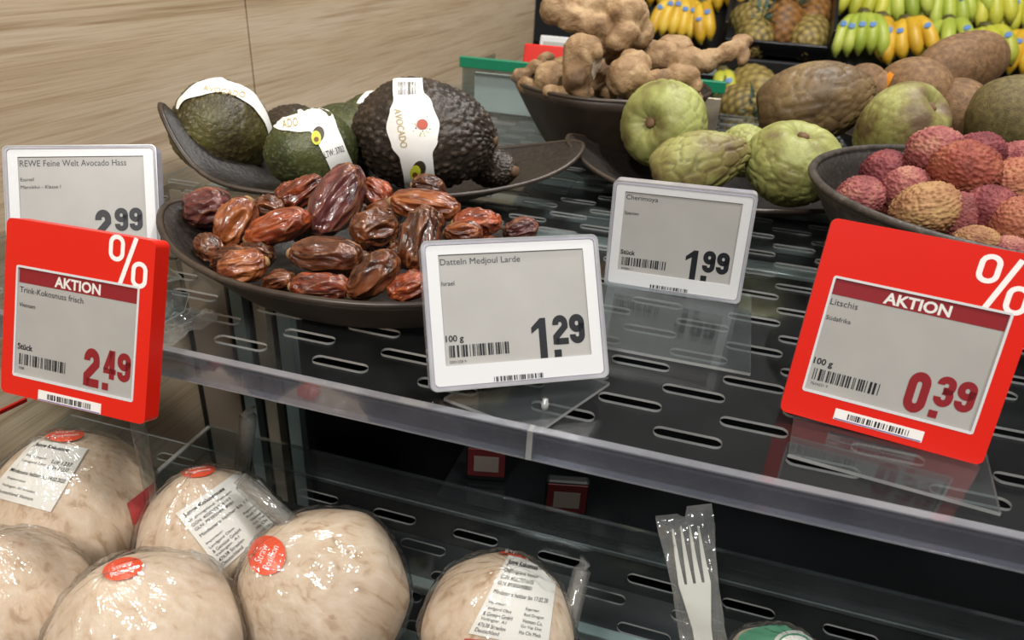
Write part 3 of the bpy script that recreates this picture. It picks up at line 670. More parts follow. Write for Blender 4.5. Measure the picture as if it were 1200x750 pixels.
# ---------------------------------------------------------------- cherimoyas
def cher_mat(name, c, edge): return M(name, c, scale=30, detail=7, rough=.5, bump=(350, .25), bump2=(60, .12), attr=('edge', edge), sss=.1, ssscol=(.6, .8, .2), spec=.4)
MT['cher'] = cher_mat('cherimoya_green', [(.27, '#66553a'), (.36, '#7c7a44'), (.5, '#939656'), (.7, '#aab06c')], '#66583a')
MT['cher2'] = cher_mat('cherimoya_yellow_green', [(.32, '#63503a'), (.42, '#7b7042'), (.55, '#8f8c52'), (.7, '#a4a668')], '#574a30')
MT['cher_brown'] = cher_mat('cherimoya_brown', [(.3, '#4d3d29'), (.5, '#6b563a'), (.72, '#85704a')], '#3f3020')
def cherimoya(label, c, axis, L, D, mat, seed, freq=3.2, scale_amp=.03, edge=.6, taper=.18, dimple=.16, roll=None):
    ed = []
    def fn(d, t, ph):
        up = smooth01(.35, .9, t)                                    # towards the stem the scales stretch into flutes
        q = noise.voronoi(Vector((d.x, d.y, t*.9))*freq+Vector((seed*1.7, seed, 0)))[0]; e = q[1]-q[0]
        k = smooth01(0, .16, e); fl = .5+.5*math.cos(ph*11+seed+3*noise.noise(d*2))
        rel = (1-up)*(k-.5)+up*(fl-.5)*.35
        ed.append(edge*((1-smooth01(0, .10, e))*(1-up)+ .35*up*(1-smooth01(0, .25, fl)) + (1-smooth01(.006, .03, 1-t))))
        r = (1+taper*t-.06*t*t) * (1+.03*noise.noise(d*1.6+Vector((seed, 0, 0))))
        z = t*L/2-dimple*L*math.exp(-(1-t)/.045)
        return Vector((d.x*D/2*r, d.y*D/2*r, z))+d*(D*scale_amp*rel)
    m = new_mesh('cherimoya_body', *sphere_fn(108, 84, fn)); set_attr(m, 'edge', [min(1, max(0, x)) for x in ed])
    Mx = frame(c, axis, roll); r = thing('cherimoya', label, 'cherimoya', Mx, 'cherimoyas in the bowl')
    obj('cherimoya_body', m, MT[mat], r)
    z0 = L/2-dimple*L
    obj('stem', new_mesh('stem', *tube([(0, 0, z0-.002), (0, 0, z0+.003), (.0005, 0, z0+.0048), (.0005, 0, z0+.0052)], [.0065, .0055, .0048, .002], 12)), MT['stem'], r)
    return r
def pxs(n, d): return n*d/F
cherimoya('green cherimoya with stem facing left in front of ginger bowl', PD(781, 147, .775), dz((-.62, .12, .75)), pxs(106, .775), pxs(98, .775), 'cher', 1, scale_amp=.018, edge=.45)
cherimoya('scaly yellow green cherimoya lying behind the 1.99 tag', PD(817, 192, .70), dz((-.95, .25, -.2)), pxs(122, .70), pxs(74, .70), 'cher2', 2, freq=2.6, scale_amp=.028, edge=.6)
cherimoya('small pale cherimoya peeking between two front ones', PD(872, 178, .765), dz((.1, -.3, -.6)), pxs(60, .765), pxs(60, .765), 'cher', 3, scale_amp=.03)
cherimoya('pale green cherimoya with sunken stem on top, centre front', PD(929, 193, .70), dz((.08, -.70, .60)), pxs(98, .70), pxs(110, .70), 'cher', 4, scale_amp=.02, edge=.5, taper=.10)
cherimoya('large brown scaly cherimoya at the back of the bowl', PD(951, 121, .80), dz((-.93, .1, -.3)), pxs(138, .80), pxs(92, .80), 'cher_brown', 5, freq=4.2, scale_amp=.022, edge=.4, taper=.05)
cherimoya('green cherimoya with dark stem right of the brown one', PD(1053, 150, .745), dz((.47, -.36, .80)), pxs(112, .745), pxs(92, .745), 'cher2', 6, scale_amp=.012, edge=.35)

# ---------------------------------------------------------------- kiwis
MT['kiwi'] = M('kiwi_fuzz', [(.3, '#5c442a'), (.5, '#74573a'), (.7, '#8a6b47')], scale=180, detail=8, rough=.6, bump=(900, .5), spec=.35, rnd=.12)
MT['kiwi_olive'] = M('kiwi_fuzz_olive', [(.3, '#4c4326'), (.5, '#615531'), (.7, '#74673e')], scale=180, detail=8, rough=.6, bump=(900, .5), spec=.35)
def kiwi(label, c, axis, L, D, mat='kiwi', seed=0, tip=True):
    def fn(d, t, ph): return Vector((d.x*D/2, d.y*D/2*.96, t*L/2))*(1+.025*noise.noise(d*1.7+Vector((seed, 0, 0))))
    m = new_mesh('kiwi_body', *sphere_fn(48, 32, fn)); Mx = frame(c, axis); r = thing('kiwi', label, 'kiwi', Mx, 'kiwi fruit behind the lychee bowl')
    obj('kiwi_body', m, MT[mat], r)
    if tip: obj('blossom_end', new_mesh('blossom_end', *tube([(0, 0, L/2-.002), (0, 0, L/2+.0012), (0, 0, L/2+.0016)], [.0045, .004, .002], 10)), MT['stem'], r)
    return r, world_bvh(m, Mx)
kiwi('long brown kiwi lying highest in the kiwi pile', PD(1124, 78, .86), dz((-.95, .35, .1)), pxs(122, .86), pxs(74, .86), seed=1)
kr, kb = kiwi('brown kiwi in front of the long top one', PD(1072, 106, .815), dz((.55, .55, .6)), pxs(88, .815), pxs(74, .815), seed=2)
decal('orange_net_scrap', kb, *strip([(1046, 86), (1040, 94), (1037, 103), (1040, 112)], [3, 5, 4, 2], 10, 4), .815, .001, M('orange_net', '#d98a1e', rough=.6), kr)
kiwi('round light brown kiwi behind the green cherimoya', PD(1121, 130, .80), dz((.15, .75, .6)), pxs(80, .80), pxs(72, .80), seed=3)
kiwi('olive brown round kiwi at the right picture edge', PD(1184, 138, .76), dz((.6, .5, .6)), pxs(100, .76), pxs(96, .76), 'kiwi_olive', 4)
kiwi('tan kiwi next to the brown cherimoya', PD(1010, 101, .84), dz((-.4, .2, -.6)), pxs(56, .84), pxs(50, .84), seed=5, tip=False)
kiwi('tan kiwi half hidden left of the middle kiwi', PD(1033, 108, .83), dz((.2, .4, -.6)), pxs(50, .83), pxs(46, .83), seed=6, tip=False)
kiwi('low kiwi just behind the lychee bowl rim', PD(1160, 176, .78), dz((.9, .2, .1)), pxs(66, .78), pxs(54, .78), 'kiwi_olive', 7, tip=False)
kiwi('kiwi deep in the pile under the top two', PD(1140, 130, .89), dz((.7, .2, .1)), .078, .062, 'kiwi', 8, tip=False)
kiwi('kiwi deep in the pile behind the green cherimoya', PD(1090, 140, .89), dz((.2, .6, .1)), .078, .062, 'kiwi', 9, tip=False)
kiwi('kiwi deep at the right of the pile', PD(1225, 125, .83), dz((.2, .6, .1)), .085, .068, 'kiwi', 10, tip=False)

# ---------------------------------------------------------------- lychees
def ly_mat(name, c, tipc): return M(name, c, scale=2.6, detail=4, rough=.6, bump=(22, .5), attr=('tip', tipc), spec=.25, sss=.0, ssscol=(1, .3, .2), rnd=.12)
LM = {'pink': ly_mat('lychee_pink', [(.3, '#6e3a38'), (.52, '#925250'), (.72, '#a87662')], '#84464a'),
      'red': ly_mat('lychee_red', [(.3, '#6b3028'), (.5, '#8c4638'), (.72, '#a0624a')], '#7a4034'),
      'tan': ly_mat('lychee_tan', [(.3, '#855840'), (.52, '#9c7550'), (.72, '#aa8a5c')], '#80523c'),
      'orange': ly_mat('lychee_orange', [(.3, '#86463a'), (.52, '#9e614a'), (.72, '#ac7c58')], '#844a3a'),
      'wine': ly_mat('lychee_wine', [(.3, '#5a252b'), (.52, '#7d3d40'), (.72, '#96574e')], '#6a3034')}
LMESH = []
for s in range(3):
    tp = []
    def fn(d, t, ph):
        q = noise.voronoi(d*8.5+Vector((s*4.1, s, 0)))[0]; k = max(0, 1-q[0]*1.5); tp.append(min(1, k*k*1.1))
        return d*(.5*(1+.10*k+.04*noise.noise(d*1.5+Vector((s*3, 0, 0)))))*(1 if True else 1)
    m = new_mesh('lychee', *sphere_fn(128, 84, fn)); set_attr(m, 'tip', tp); LMESH.append(m)
_lm = {}
def lychee(label, x, y, rx, ry, dep, kind, rot=0):
    k = (kind, int(x) % 3)
    if k not in _lm: mm = LMESH[k[1]].copy(); mm.materials.append(LM[kind]); _lm[k] = mm
    Mx = frame(PD(x, y, dep), dz((math.sin(rot), -math.cos(rot), .4)))
    s = dep/F*2; Mx = Mx @ Matrix.Diagonal((rx*s, (rx+ry)/2*s, ry*s, 1)) @ Matrix.Rotation(x*.7, 4, 'Z')
    return tag(obj('lychee', _lm[k], None, None, Mx), label, 'lychee', 'lychees in the round bowl')
for a in [
 ('small pink lychee furthest left in the bowl', 1008, 232, 27, 25, .570, 'pink'),
 ('dark pink lychee behind the leftmost one', 1039, 205, 29, 27, .610, 'wine', .6),
 ('pink lychee between the leftmost and the yellow one', 1064, 224, 30, 27, .565, 'pink', .5),
 ('yellowish tan lychee at the front left of the pile', 1086, 246, 39, 31, .520, 'tan', -.3),
 ('large pink lychee on top at the back left', 1096, 180, 33, 30, .585, 'pink', .4),
 ('orange pink lychee wedged under the top left one', 1085, 203, 28, 26, .600, 'orange'),
 ('biggest red brown lychee on top of the pile', 1131, 200, 38, 33, .545, 'red', .3),
 ('dark red lychee behind the biggest one', 1147, 180, 29, 24, .60, 'wine'),
 ('coral lychee squeezed right of the yellowish one', 1124, 254, 24, 28, .515, 'pink'),
 ('deep wine red lychee in the front middle', 1158, 248, 29, 30, .510, 'wine', .2),
 ('orange lychee at the right picture edge', 1190, 214, 36, 27, .545, 'orange', -.3),
 ('brownish orange lychee low at the right picture edge', 1192, 262, 30, 31, .495, 'orange'),
 ('tan lychee touching the front rim', 1144, 283, 26, 18, .485, 'tan'),
 ('pink lychee low at the front rim', 1182, 296, 24, 19, .478, 'pink'),
 ('dull pink lychee behind the big red brown one', 1168, 190, 24, 22, .61, 'wine'),
 ('faded pink lychee at the back right rim', 1196, 186, 27, 20, .63, 'pink'),
]: lychee(*a)
for x, y, d, wh in ((1060, 255, .60, 'left of the yellowish tan one'), (1100, 262, .58, 'the yellowish tan one'), (1140, 262, .585, 'the coral one'), (1180, 250, .60, 'the deep wine red one'), (1120, 235, .64, 'the biggest red brown one'),
    (1165, 225, .65, 'the dull pink one at the back'), (1220, 245, .56, 'the orange one at the right edge'), (1225, 215, .60, 'the faded pink one at the back right'), (1075, 228, .66, 'the large pink one on top')):
    lychee('lychee buried in the pile under '+wh if not wh.startswith('left') else 'lychee buried in the pile '+wh, x, y, 27, 25, d, 'red')

# ---------------------------------------------------------------- ginger
MT['ginger'] = M('ginger_skin', [(.28, '#5f4831'), (.46, '#927453'), (.7, '#b89c76')], scale=36, detail=8, rough=.65, bump=(420, .6), bump2=(120, .5), spec=.35, distort=.6, rnd=.15)
MT['ginger_cut'] = M('ginger_cut', [(.3, '#b3a28e'), (.7, '#c4b5a2')], scale=80, rough=.6)
def ginger(label, blobs, dep, seed, cut=None):
    """blobs: (x, y, dx, dy half axes in px, rot, depth offset) chained into one knobbly root"""
    V = []; Fc = []
    for (x, y, a, b, rot, dd) in blobs:
        d = dep+dd; c = PD(x, y, d); s = d/F; cr, sr = math.cos(rot), math.sin(rot)
        ex = ROT @ Vector((cr, -sr, 0)); ey = ROT @ Vector((-sr, -cr, 0)); ez = ROT @ Vector((0, 0, 1))
        v, f = sphere_fn(20, 14, lambda q, t, ph: c+ex*(q.x*a*s)+ey*(q.z*b*s)+ez*(q.y*min(a, b)*s*1.0))
        n = len(V); V += v; Fc += [tuple(i+n for i in q) for q in f]
    m = new_mesh('tmp', V, Fc); o = bpy.data.objects.new('tmp', m); COL.objects.link(o)
    md = o.modifiers.new('r', 'REMESH'); md.mode = 'VOXEL'; md.voxel_size = .0022
    sm = o.modifiers.new('s', 'SMOOTH'); sm.factor = .5; sm.iterations = 5
    dg = bpy.context.evaluated_depsgraph_get(); dg.update(); m2 = bpy.data.meshes.new_from_object(o.evaluated_get(dg))
    bpy.data.objects.remove(o); bpy.data.meshes.remove(m)
    lo = min(v.co.z for v in m2.vertices); c = sum((v.co for v in m2.vertices), Vector())/len(m2.vertices); base = Vector((c.x, c.y, lo))
    nr = [v.normal.copy() for v in m2.vertices]
    for v, n in zip(m2.vertices, nr):
        p = v.co*55; v.co = v.co+n*(.0024*noise.noise(p+Vector((seed*3, 0, 0)))+.0030*(1-abs(noise.noise(v.co*34+Vector((seed, 5, 0))))*4)*.5+.0012*(1-abs(noise.noise(v.co*110+Vector((seed, 9, 0))))*4)*.5)-base
    m2.shade_smooth(); m2.materials.clear(); m2.name = 'ginger_root'
    if cut is None: return tag(obj('ginger_root', m2, MT['ginger'], None, Matrix.Translation(base)), label, 'ginger', 'ginger roots in the round bowl')
    r = thing('ginger_root', label, 'ginger', Matrix.Translation(base), 'ginger roots in the round bowl')
    obj('ginger_body', m2, MT['ginger'], r); bv = world_bvh(m2, Matrix.Translation(base))
    for (x, y, a, b, rot) in cut: decal('cut_face', bv, *disc(x, y, a, b, rot), dep, .0006, MT['ginger_cut'], r, True)
    return r
G = .87
ginger('biggest knobbly ginger root on top of the heap', [(650, 8, 18, 20, .2, 0), (672, 22, 22, 15, .3, 0), (695, 5, 30, 24, 0, .01), (695, 30, 26, 16, .2, 0), (735, 18, 26, 24, .4, 0), (728, 45, 24, 15, -.5, -.01), (715, -18, 26, 18, 0, .02), (752, 40, 14, 18, .6, .01), (705, 52, 20, 14, 0, .01)], .83, 1)
ginger('upright ginger piece with a pale cut side', [(682, 66, 23, 26, 0, 0), (676, 88, 18, 22, 0, 0), (690, 56, 14, 14, 0, -.01), (700, 60, 6, 8, 0, -.02), (684, 108, 14, 8, 0, 0)], .80, 2, [(700, 82, 7, 14, .1)])
ginger('round ginger knob at the centre front of the heap', [(736, 90, 26, 24, 0, 0), (745, 74, 20, 14, .3, .01), (760, 100, 20, 14, .2, 0)], .80, 3)
ginger('long branching ginger root pointing up right', [(775, 66, 22, 17, -.1, .0), (790, 55, 22, 14, .1, .02), (808, 74, 22, 17, .1, 0), (832, 70, 18, 14, -.4, 0), (850, 62, 16, 12, -.5, 0), (866, 52, 11, 10, -.4, 0), (871, 64, 6, 14, .2, -.01), (876, 46, 7, 6, 0, 0), (798, 88, 18, 10, .2, -.01)], .85, 4)
ginger('pale ginger finger lying above the green cherimoya', [(775, 92, 22, 10, -.1, 0), (800, 90, 20, 13, .1, 0), (815, 100, 12, 10, .6, 0)], .79, 5)
ginger('small rounded ginger piece at the left of the heap', [(645, 92, 18, 20, .2, 0), (660, 78, 16, 12, -.3, .01)], .84, 6)
ginger('pale ginger tip at the left rim of the bowl', [(612, 88, 14, 8, -.4, 0), (626, 80, 14, 8, -.2, 0), (640, 72, 12, 9, -.2, .01)], .88, 7)
ginger('small smooth ginger knob by the left front rim', [(620, 100, 14, 10, .1, 0), (632, 104, 12, 9, 0, 0)], .85, 8)
ginger('tiny ginger knob at the front rim', [(660, 108, 14, 8, .1, 0), (645, 106, 10, 7, 0, 0)], .81, 9)
ginger('ginger piece in the shade between the front knobs', [(712, 108, 16, 10, 0, 0), (722, 66, 16, 12, 0, .03), (745, 50, 20, 14, .2, .04), (760, 60, 14, 12, 0, .02)], .84, 10)
ginger('ginger piece under the top root', [(700, 90, 40, 20, 0, .06), (760, 100, 40, 20, 0, .06), (660, 100, 30, 16, 0, .04)], .88, 11)
ginger('pinkish ginger end by the right bowl rim', [(806, 104, 14, 8, .6, 0), (816, 112, 9, 7, .9, 0)], .80, 12)
# ================================================================ coconuts
ZL = -.190
PROF = [(0, .055), (.008, .0535), (.019, .0465), (.034, .034), (.048, .019), (.0560, .005), (.0575, -.006), (.056, -.020), (.051, -.038), (.043, -.050), (.030, -.054), (0, -.0545)]
def prof(s):                                       # smooth profile, s in 0..1
    n = len(PROF)-1; q = s*n; k = min(int(q), n-1); t = q-k
    p = [PROF[max(0, min(n, k+i))] for i in (-1, 0, 1, 2)]
    return [.5*((2*p[1][j])+(p[2][j]-p[0][j])*t+(2*p[0][j]-5*p[1][j]+4*p[2][j]-p[3][j])*t*t+(3*p[1][j]-p[0][j]-3*p[2][j]+p[3][j])*t**3) for j in (0, 1)]
def coco_mesh(seed, sc_, film=False):
    n, R = 96, 60; V = []; Fc = []
    for i in range(R+1):
        r, z = prof(i/R)
        for k in range(n if 0 < i < R else 1):
            ph = 2*math.pi*k/n; d = Vector((math.cos(ph), math.sin(ph), z*14))
            fac = 1-.055*abs(math.sin(ph*3.5+seed))*smooth01(.5, 1, r/.0575) + .012*noise.noise(d*1.4+Vector((seed, 0, 0)))
            p = Vector((r*math.cos(ph)*fac, r*math.sin(ph)*fac, z))*sc_
            if film:
                g = 1-abs(noise.noise(Vector((d.x*3.2, d.y*3.2, z*60))+Vector((seed*2, 1, 0))))*3; g2 = 1-abs(noise.noise(Vector((d.x*8, d.y*8, z*130))+Vector((seed, 7, 0))))*3
                nrm = Vector((p.x, p.y, p.z*.9)).normalized() if p.length > 0 else Vector((0, 0, 1)); p = p+nrm*(.0016+.0016*max(0, g)+.0008*max(0, g2))
            V.append(p)
    idx = [0]; 
    for i in range(1, R+1): idx.append(idx[-1]+(1 if i == 1 else n))
    for k in range(n):
        k2 = (k+1) % n; Fc.append((0, 1+k, 1+k2)); a = idx[R]; b = idx[R-1]; Fc.append((a, b+k2, b+k))
        for i in range(1, R-1): a, b = idx[i], idx[i+1]; Fc.append((a+k, b+k, b+k2, a+k2))
    return new_mesh('coconut_husk', V, Fc)
def coconut(label, x, y, dep, rpx, axis, seed, sticker=None, lab=None, lines=None, red=None):
    s = rpx*dep/F/.0575; c = PD(x, y, dep); Mx = frame(c, axis)
    root = thing('coconut', label, 'coconut', Mx, 'wrapped drinking coconuts on the lower shelf')
    m = coco_mesh(seed, s); obj('coconut_husk', m, MT['coconut'], root)
    bv = world_bvh(m, Mx)
    if red: decal('red_label', bv, *quad_grid(red, 8, 10), dep, .0009, MT['redink'], root, True)
    if lab:
        decal('paper_label', bv, *quad_grid(lab, 16, 20), dep, .0013, MT['paper'], root, True)
        g = []
        for (t, u0, u1, v0, h, bold) in lines: g.append(tmap(text_fit(t, u0, u1, 1-v0-h, 1-v0, bold), lab))
        decal('label_lettering', bv, *merge(g), dep, .0018, MT['ink'], root)
    if sticker:
        sx, sy, rx, ry, rot, tq = sticker
        st = decal('straw_sticker', bv, *disc(sx, sy, rx, ry, rot), dep, .0016, MT['orange'], root, True)
        decal('sticker_lettering', bv, *merge([tmap(text_fit('Straw', .2, .8, .54, .80), tq), tmap(text_fit('Position', .1, .9, .18, .44), tq)]), dep, .0021, MT['whiteprint'], root)
    obj('plastic_wrap', coco_mesh(seed, s, True), MT['film'], root)
    return root, bv
LAB = [('Junge Kokosnuss', .06, .62, .06, .075, .02), ('Ursprungsland: Vietnam', .06, .66, .17, .05, 0), ('GGN: 4050373716103', .06, .60, .245, .045, 0), ('GLN: 8938504908001', .06, .60, .315, .045, 0),
       ('Mindestens haltbar bis 17.02.20', .06, .90, .42, .05, 0), ('Importeur:', .06, .30, .56, .045, 0), ('Landgard Obst', .06, .42, .63, .05, 0), ('& Gemüse GmbH', .06, .46, .70, .05, 0), ('Veilingstr. A1', .06, .40, .77, .05, 0), ('47638 Straelen', .06, .42, .84, .05, 0), ('Deutschland', .06, .36, .91, .05, 0),
       ('Exporteur:', .60, .80, .56, .045, 0), ('Red Dragon', .60, .88, .63, .045, 0), ('Vietnam Co.', .60, .88, .70, .045, 0), ('Go Vap Dist', .60, .88, .77, .045, 0), ('Ho Chi Minh', .60, .88, .84, .045, 0)]
def rotq(cx, cy, w_, h, a):
    c, s = math.cos(a), math.sin(a); return [(cx+x*c-y*s, cy+x*s+y*c) for x, y in ((-w_/2, -h/2), (w_/2, -h/2), (w_/2, h/2), (-w_/2, h/2))]
coconut('wrapped coconut with red sticker under the red 2.49 tag', 82, 588, .522, 96, (.02, -.05, 1), 1,
    (76, 511, 22, 8.5, -.05, rotq(76, 511, 36, 11, -.08)), [(42, 516), (102, 527), (60, 600), (-14, 580)],
    [('Junge Kokosnuss', .1, .7, .05, .07, .02), ('Lot 1237', .55, .9, .25, .06, 0), ('Importeur:', .1, .45, .24, .05, 0), ('Landgard Obst', .1, .5, .33, .05, 0), ('LTW 01237', .55, .9, .34, .06, 0), ('Mindestens haltbar bis: 14.02.2020', .05, .95, .50, .06, .01), ('Exporteur', .1, .4, .64, .05, 0), ('Veilingstr. A1 Straelen', .1, .62, .76, .05, 0), ('Deutschland Vietnam', .1, .66, .86, .05, 0)],
    red=[(148, 590), (180, 565), (180, 610), (160, 632)])
coconut('pale wrapped coconut cut off by the left picture edge', 2, 700, .437, 92, (.05, .02, 1), 2)
coconut('wrapped coconut with large text label behind the others', 246, 621, .512, 85, (-.08, -.05, 1), 3,
    (232, 553, 20, 8, -.12, rotq(232, 553, 33, 11, -.15)), [(207, 602), (287, 548), (336, 600), (259, 669)], LAB)
coconut('front wrapped coconut with pointed top and sticker', 164, 745, .413, 112, (-.08, -.12, 1), 4,
    (144, 669, 23, 12, -.25, rotq(144, 669, 38, 17, -.35)))
coconut('largest wrapped coconut with round sticker on its left shoulder', 367, 688, .466, 101, (-.38, -.42, .8), 5,
    (314, 652, 21, 22, .2, rotq(313, 652, 34, 30, -1.15)))
coconut('wrapped coconut with straw and long text label', 585, 728, .457, 91, (.1, -.05, 1), 6,
    (606, 648, 21, 7, .15, rotq(606, 648, 36, 10, .12)), [(596, 652), (652, 664), (640, 760), (550, 742)], [(t, u0, u1, v0, h, b) for t, u0, u1, v0, h, b in LAB],
    red=[(545, 748), (600, 752), (600, 775), (545, 770)])
r7, bv7 = coconut('coconut with round green label at the bottom edge', 915, 800, .445, 72, (0, -.1, 1), 7)
decal('green_label', bv7, *disc(912, 752, 46, 17, 0, 32, 5), .445, .0013, MT['greenlab'], r7, True)
decal('label_seal', bv7, *disc(930, 756, 22, 14, 0, 32, 4), .445, .0018, MT['paper'], r7, True)
decal('label_ring', bv7, *disc(930, 757, 17, 10.5, 0, 32, 4), .445, .0023, MT['greenlab'], r7, True)
decal('label_core', bv7, *disc(930, 758, 14.5, 8.5, 0, 32, 4), .445, .0028, MT['paper'], r7, True)
# ---------------------------------------------------------------- straws in clear sleeves
def straw(label, p0, p1, r, fold=True):
    p0, p1 = Vector(p0), Vector(p1); d = (p1-p0)
    Mx = frame(p0, d); Lh = d.length; root = thing('drinking_straw', label, 'straw', Mx, 'sleeved straws stuck to coconuts')
    obj('straw_tube', new_mesh('straw_tube', *tube([(0, 0, 0), (0, 0, Lh*.5), (0, 0, Lh*.93)], r*.72, 12)), MT['straw'], root)
    v, f = tube([(0, 0, -.004), (0, 0, Lh*.5), (0, 0, Lh*.94), (0, 0, Lh*.97), (.001, 0, Lh*1.03)], [r*1.1, r*1.15, r*1.1, r*.9, r*1.3], 12)
    v = [Vector((q.x, q.y*(1 if q.z < Lh*.95 else .3), q.z)) for q in v]; obj('sleeve', new_mesh('sleeve', v, f), MT['bag'], root)
    return root
straw('upright straw behind the large text label coconut', P(283, 566, -.17), PD(291, 484, .545), .0060)
straw('straw lying across the label of the large text coconut', PD(336, 610, .462), PD(282, 563, .474), .0055)
straw('straw standing at the right of the long label coconut', PD(652, 790, .462), PD(684, 660, .47), .0055)
# ---------------------------------------------------------------- wrapped fork
dF = .455
c0 = PD(832, 800, dF); zax = (PD(803, 610, dF+.02)-c0); Lf = zax.length
xa = (ROT @ Vector((1, 0, 0))); Mf = frame(c0, zax, xa)
fk = thing('wrapped_fork', 'white plastic fork in a clear bag leaning beside the coconuts', 'fork', Mf)
s = dF/F
def fork_mesh():
    bm = bmesh.new()
    th = .0014
    def slab(pts):
        a = [bm.verts.new((x, -th/2+c, z)) for x, z, c in pts]; b = [bm.verts.new((x, th/2+c, z)) for x, z, c in pts]
        n = len(pts); bm.faces.new(a); bm.faces.new(b[::-1])
        for i in range(n): j = (i+1) % n; bm.faces.new((a[j], a[i], b[i], b[j]))
    z1 = Lf*.60; z2 = Lf*.97
    slab([(-.005, 0, 0), (.005, 0, 0), (.006, z1*.55, 0), (.0095, z1*.9, 0), (.0105, z1, .001), (-.0105, z1, .001), (-.0095, z1*.9, 0), (-.006, z1*.55, 0)])
    for k in range(4):
        x = (-.0085+k*.00567); tw = .0019
        L = []
        for i in range(7):
            t = i/6; L.append((x, z1+(z2-z1)*t*(1-.03*abs(k-1.5)), .001+.006*math.sin(t*1.6)-.004*t, tw*(1-.75*t)))
        slab([(q[0]-q[3], q[1], q[2]) for q in L]+[(q[0]+q[3], q[1], q[2]) for q in L[::-1]])
    m = bpy.data.meshes.new('fork'); bmesh.ops.recalc_face_normals(bm, faces=bm.faces); bm.to_mesh(m); bm.free(); return m
obj('fork', fork_mesh(), MT['grass'], fk)
V = []; Fc = []; nx, nz = 16, 40
for side in (-1, 1):
    for j in range(nz+1):
        for i in range(nx+1):
            u = i/nx*2-1; v_ = j/nz; wdt = (.0150+.004*smooth01(.5, 1, v_)); pin = 1-smooth01(.90, .96, v_)
            x = u*wdt*(1+.04*noise.noise(Vector((v_*6, side, 0)))); th = .0042*(1-abs(u)**2.5)*pin+.0002
            y = side*th+.0028*pin*noise.noise(Vector((x*260, v_*12, side*3)))+.0012*noise.noise(Vector((x*150, v_*7, 9)))+ (.0006*math.sin(v_*Lf*1.12/.0012) if v_ > .93 else 0)
            z = v_*Lf*1.06 + (.003*(1 if u > .0 else -.3)*smooth01(.93, 1, v_)) - .004*math.exp(-((u+.05)/.08)**2)*smooth01(.95, 1, v_)
            V.append((x, y, z))
for sd in (0, 1):
    o = sd*(nx+1)*(nz+1)
    for j in range(nz):
        for i in range(nx): a = o+j*(nx+1)+i; Fc.append((a, a+1, a+nx+2, a+nx+1))
obj('clear_bag', new_mesh('clear_bag', V, Fc), MT['bag'], fk)
# ---------------------------------------------------------------- clear bent sheets lying at the left end of the shelf
def bent(label, pts, zs, th=.0012):
    pw = [P(x, y, z) for (x, y), z in zip(pts, zs)]; b = Vector((sum(p.x for p in pw)/len(pw), sum(p.y for p in pw)/len(pw), min(p.z for p in pw)))
    V = [p-b for p in pw]+[p-b+Vector((0, 0, th)) for p in pw]; n = len(pw)
    Fc = [tuple(range(n-1, -1, -1)), tuple(range(n, 2*n))]+[(i, (i+1) % n, n+(i+1) % n, n+i) for i in range(n)]
    m = new_mesh('clear_plastic_sheet', V, Fc, False); m.materials.append(MT['clear2']); m.materials.append(MT['cut'])
    for p in m.polygons[2:]: p.material_index = 1
    return m, b
for lb, pts, zs in (('upper clear plastic tray corner beside the red 2.49 tag', [(150, 335), (222, 345), (216, 366), (176, 388), (150, 392)], [.030, .022, .012, .008, .010]),
                    ('lower clear plastic tray corner resting on the upper shelf', [(150, 372), (214, 362), (236, 368), (205, 386), (170, 398), (150, 398)], [.006, .004, .002, .001, .001, .002])):
    m, b = bent(lb, pts, zs); tag(obj('clear_tray_corner', m, None, None, Matrix.Translation(b)), lb, 'plastic tray', 'clear plastic tray corners at the left shelf end')
V = []; Fc = []; b = P(190, 385, .0005)
for j in range(13):
    for i in range(17):
        x = (i/16-.5)*.05; y = (j/12-.5)*.05; V.append((x+.01*noise.noise(Vector((y*40, 1, 0))), y, .006+.010*abs(noise.noise(Vector((x*60, y*60, 3))))+.004*noise.noise(Vector((x*160, y*160, 0)))))
for j in range(12):
    for i in range(16): a = j*17+i; Fc.append((a, a+1, a+18, a+17))
lo = min(p[2] for p in V); V = [(p[0], p[1], p[2]-lo) for p in V]
tag(obj('crumpled_film', new_mesh('crumpled_film', V, Fc), MT['bag'], None, Matrix.Translation(b)), 'crumpled clear film glinting beside the red 2.49 tag', 'plastic film')
# ---------------------------------------------------------------- red price card edge and mount at the far left
v0, v1 = P(-30, 497, -.10), P(31, 468, -.10)
rs = frame(v0, v1-v0); tag(obj('red_price_strip', box_mesh('red_price_strip', -.002, .002, -.001, .001, 0, (v1-v0).length, .0003), MT['red'], None, rs), 'thin red plastic strip behind the red 2.49 tag', 'plastic strip')
# ================================================================ things behind the bowls
bn = thing('clear_bin', 'clear plastic bin with dark green rim behind the ginger bowl', 'bin', Matrix.Translation((-.2, 1.10, .0003)))
def bp(name, b, mt, bev=.0006): return obj(name, box_mesh(name, b[0]+.2, b[1]+.2, b[2]-1.1, b[3]-1.1, b[4], b[5], bev), MT[mt], bn)
bp('front_pane', (-.385, -.008, 1.060, 1.063, 0, .070), 'clear2')
bp('side_pane', (-.385, -.382, 1.063, 1.215, 0, .070), 'clear2'); bp('side_pane', (-.011, -.008, 1.063, 1.215, 0, .070), 'clear2')
bp('green_rim', (-.388, -.005, 1.056, 1.066, .068, .083), 'green', .001); bp('back_pane', (-.382, -.011, 1.215, 1.218, 0, .045), 'clear2')
bp('end_label', (-.030, -.008, 1.052, 1.0555, .008, .062), 'beige', .001)
bp('white_insert', (-.37, -.24, 1.075, 1.08, .004, .060), 'paper')
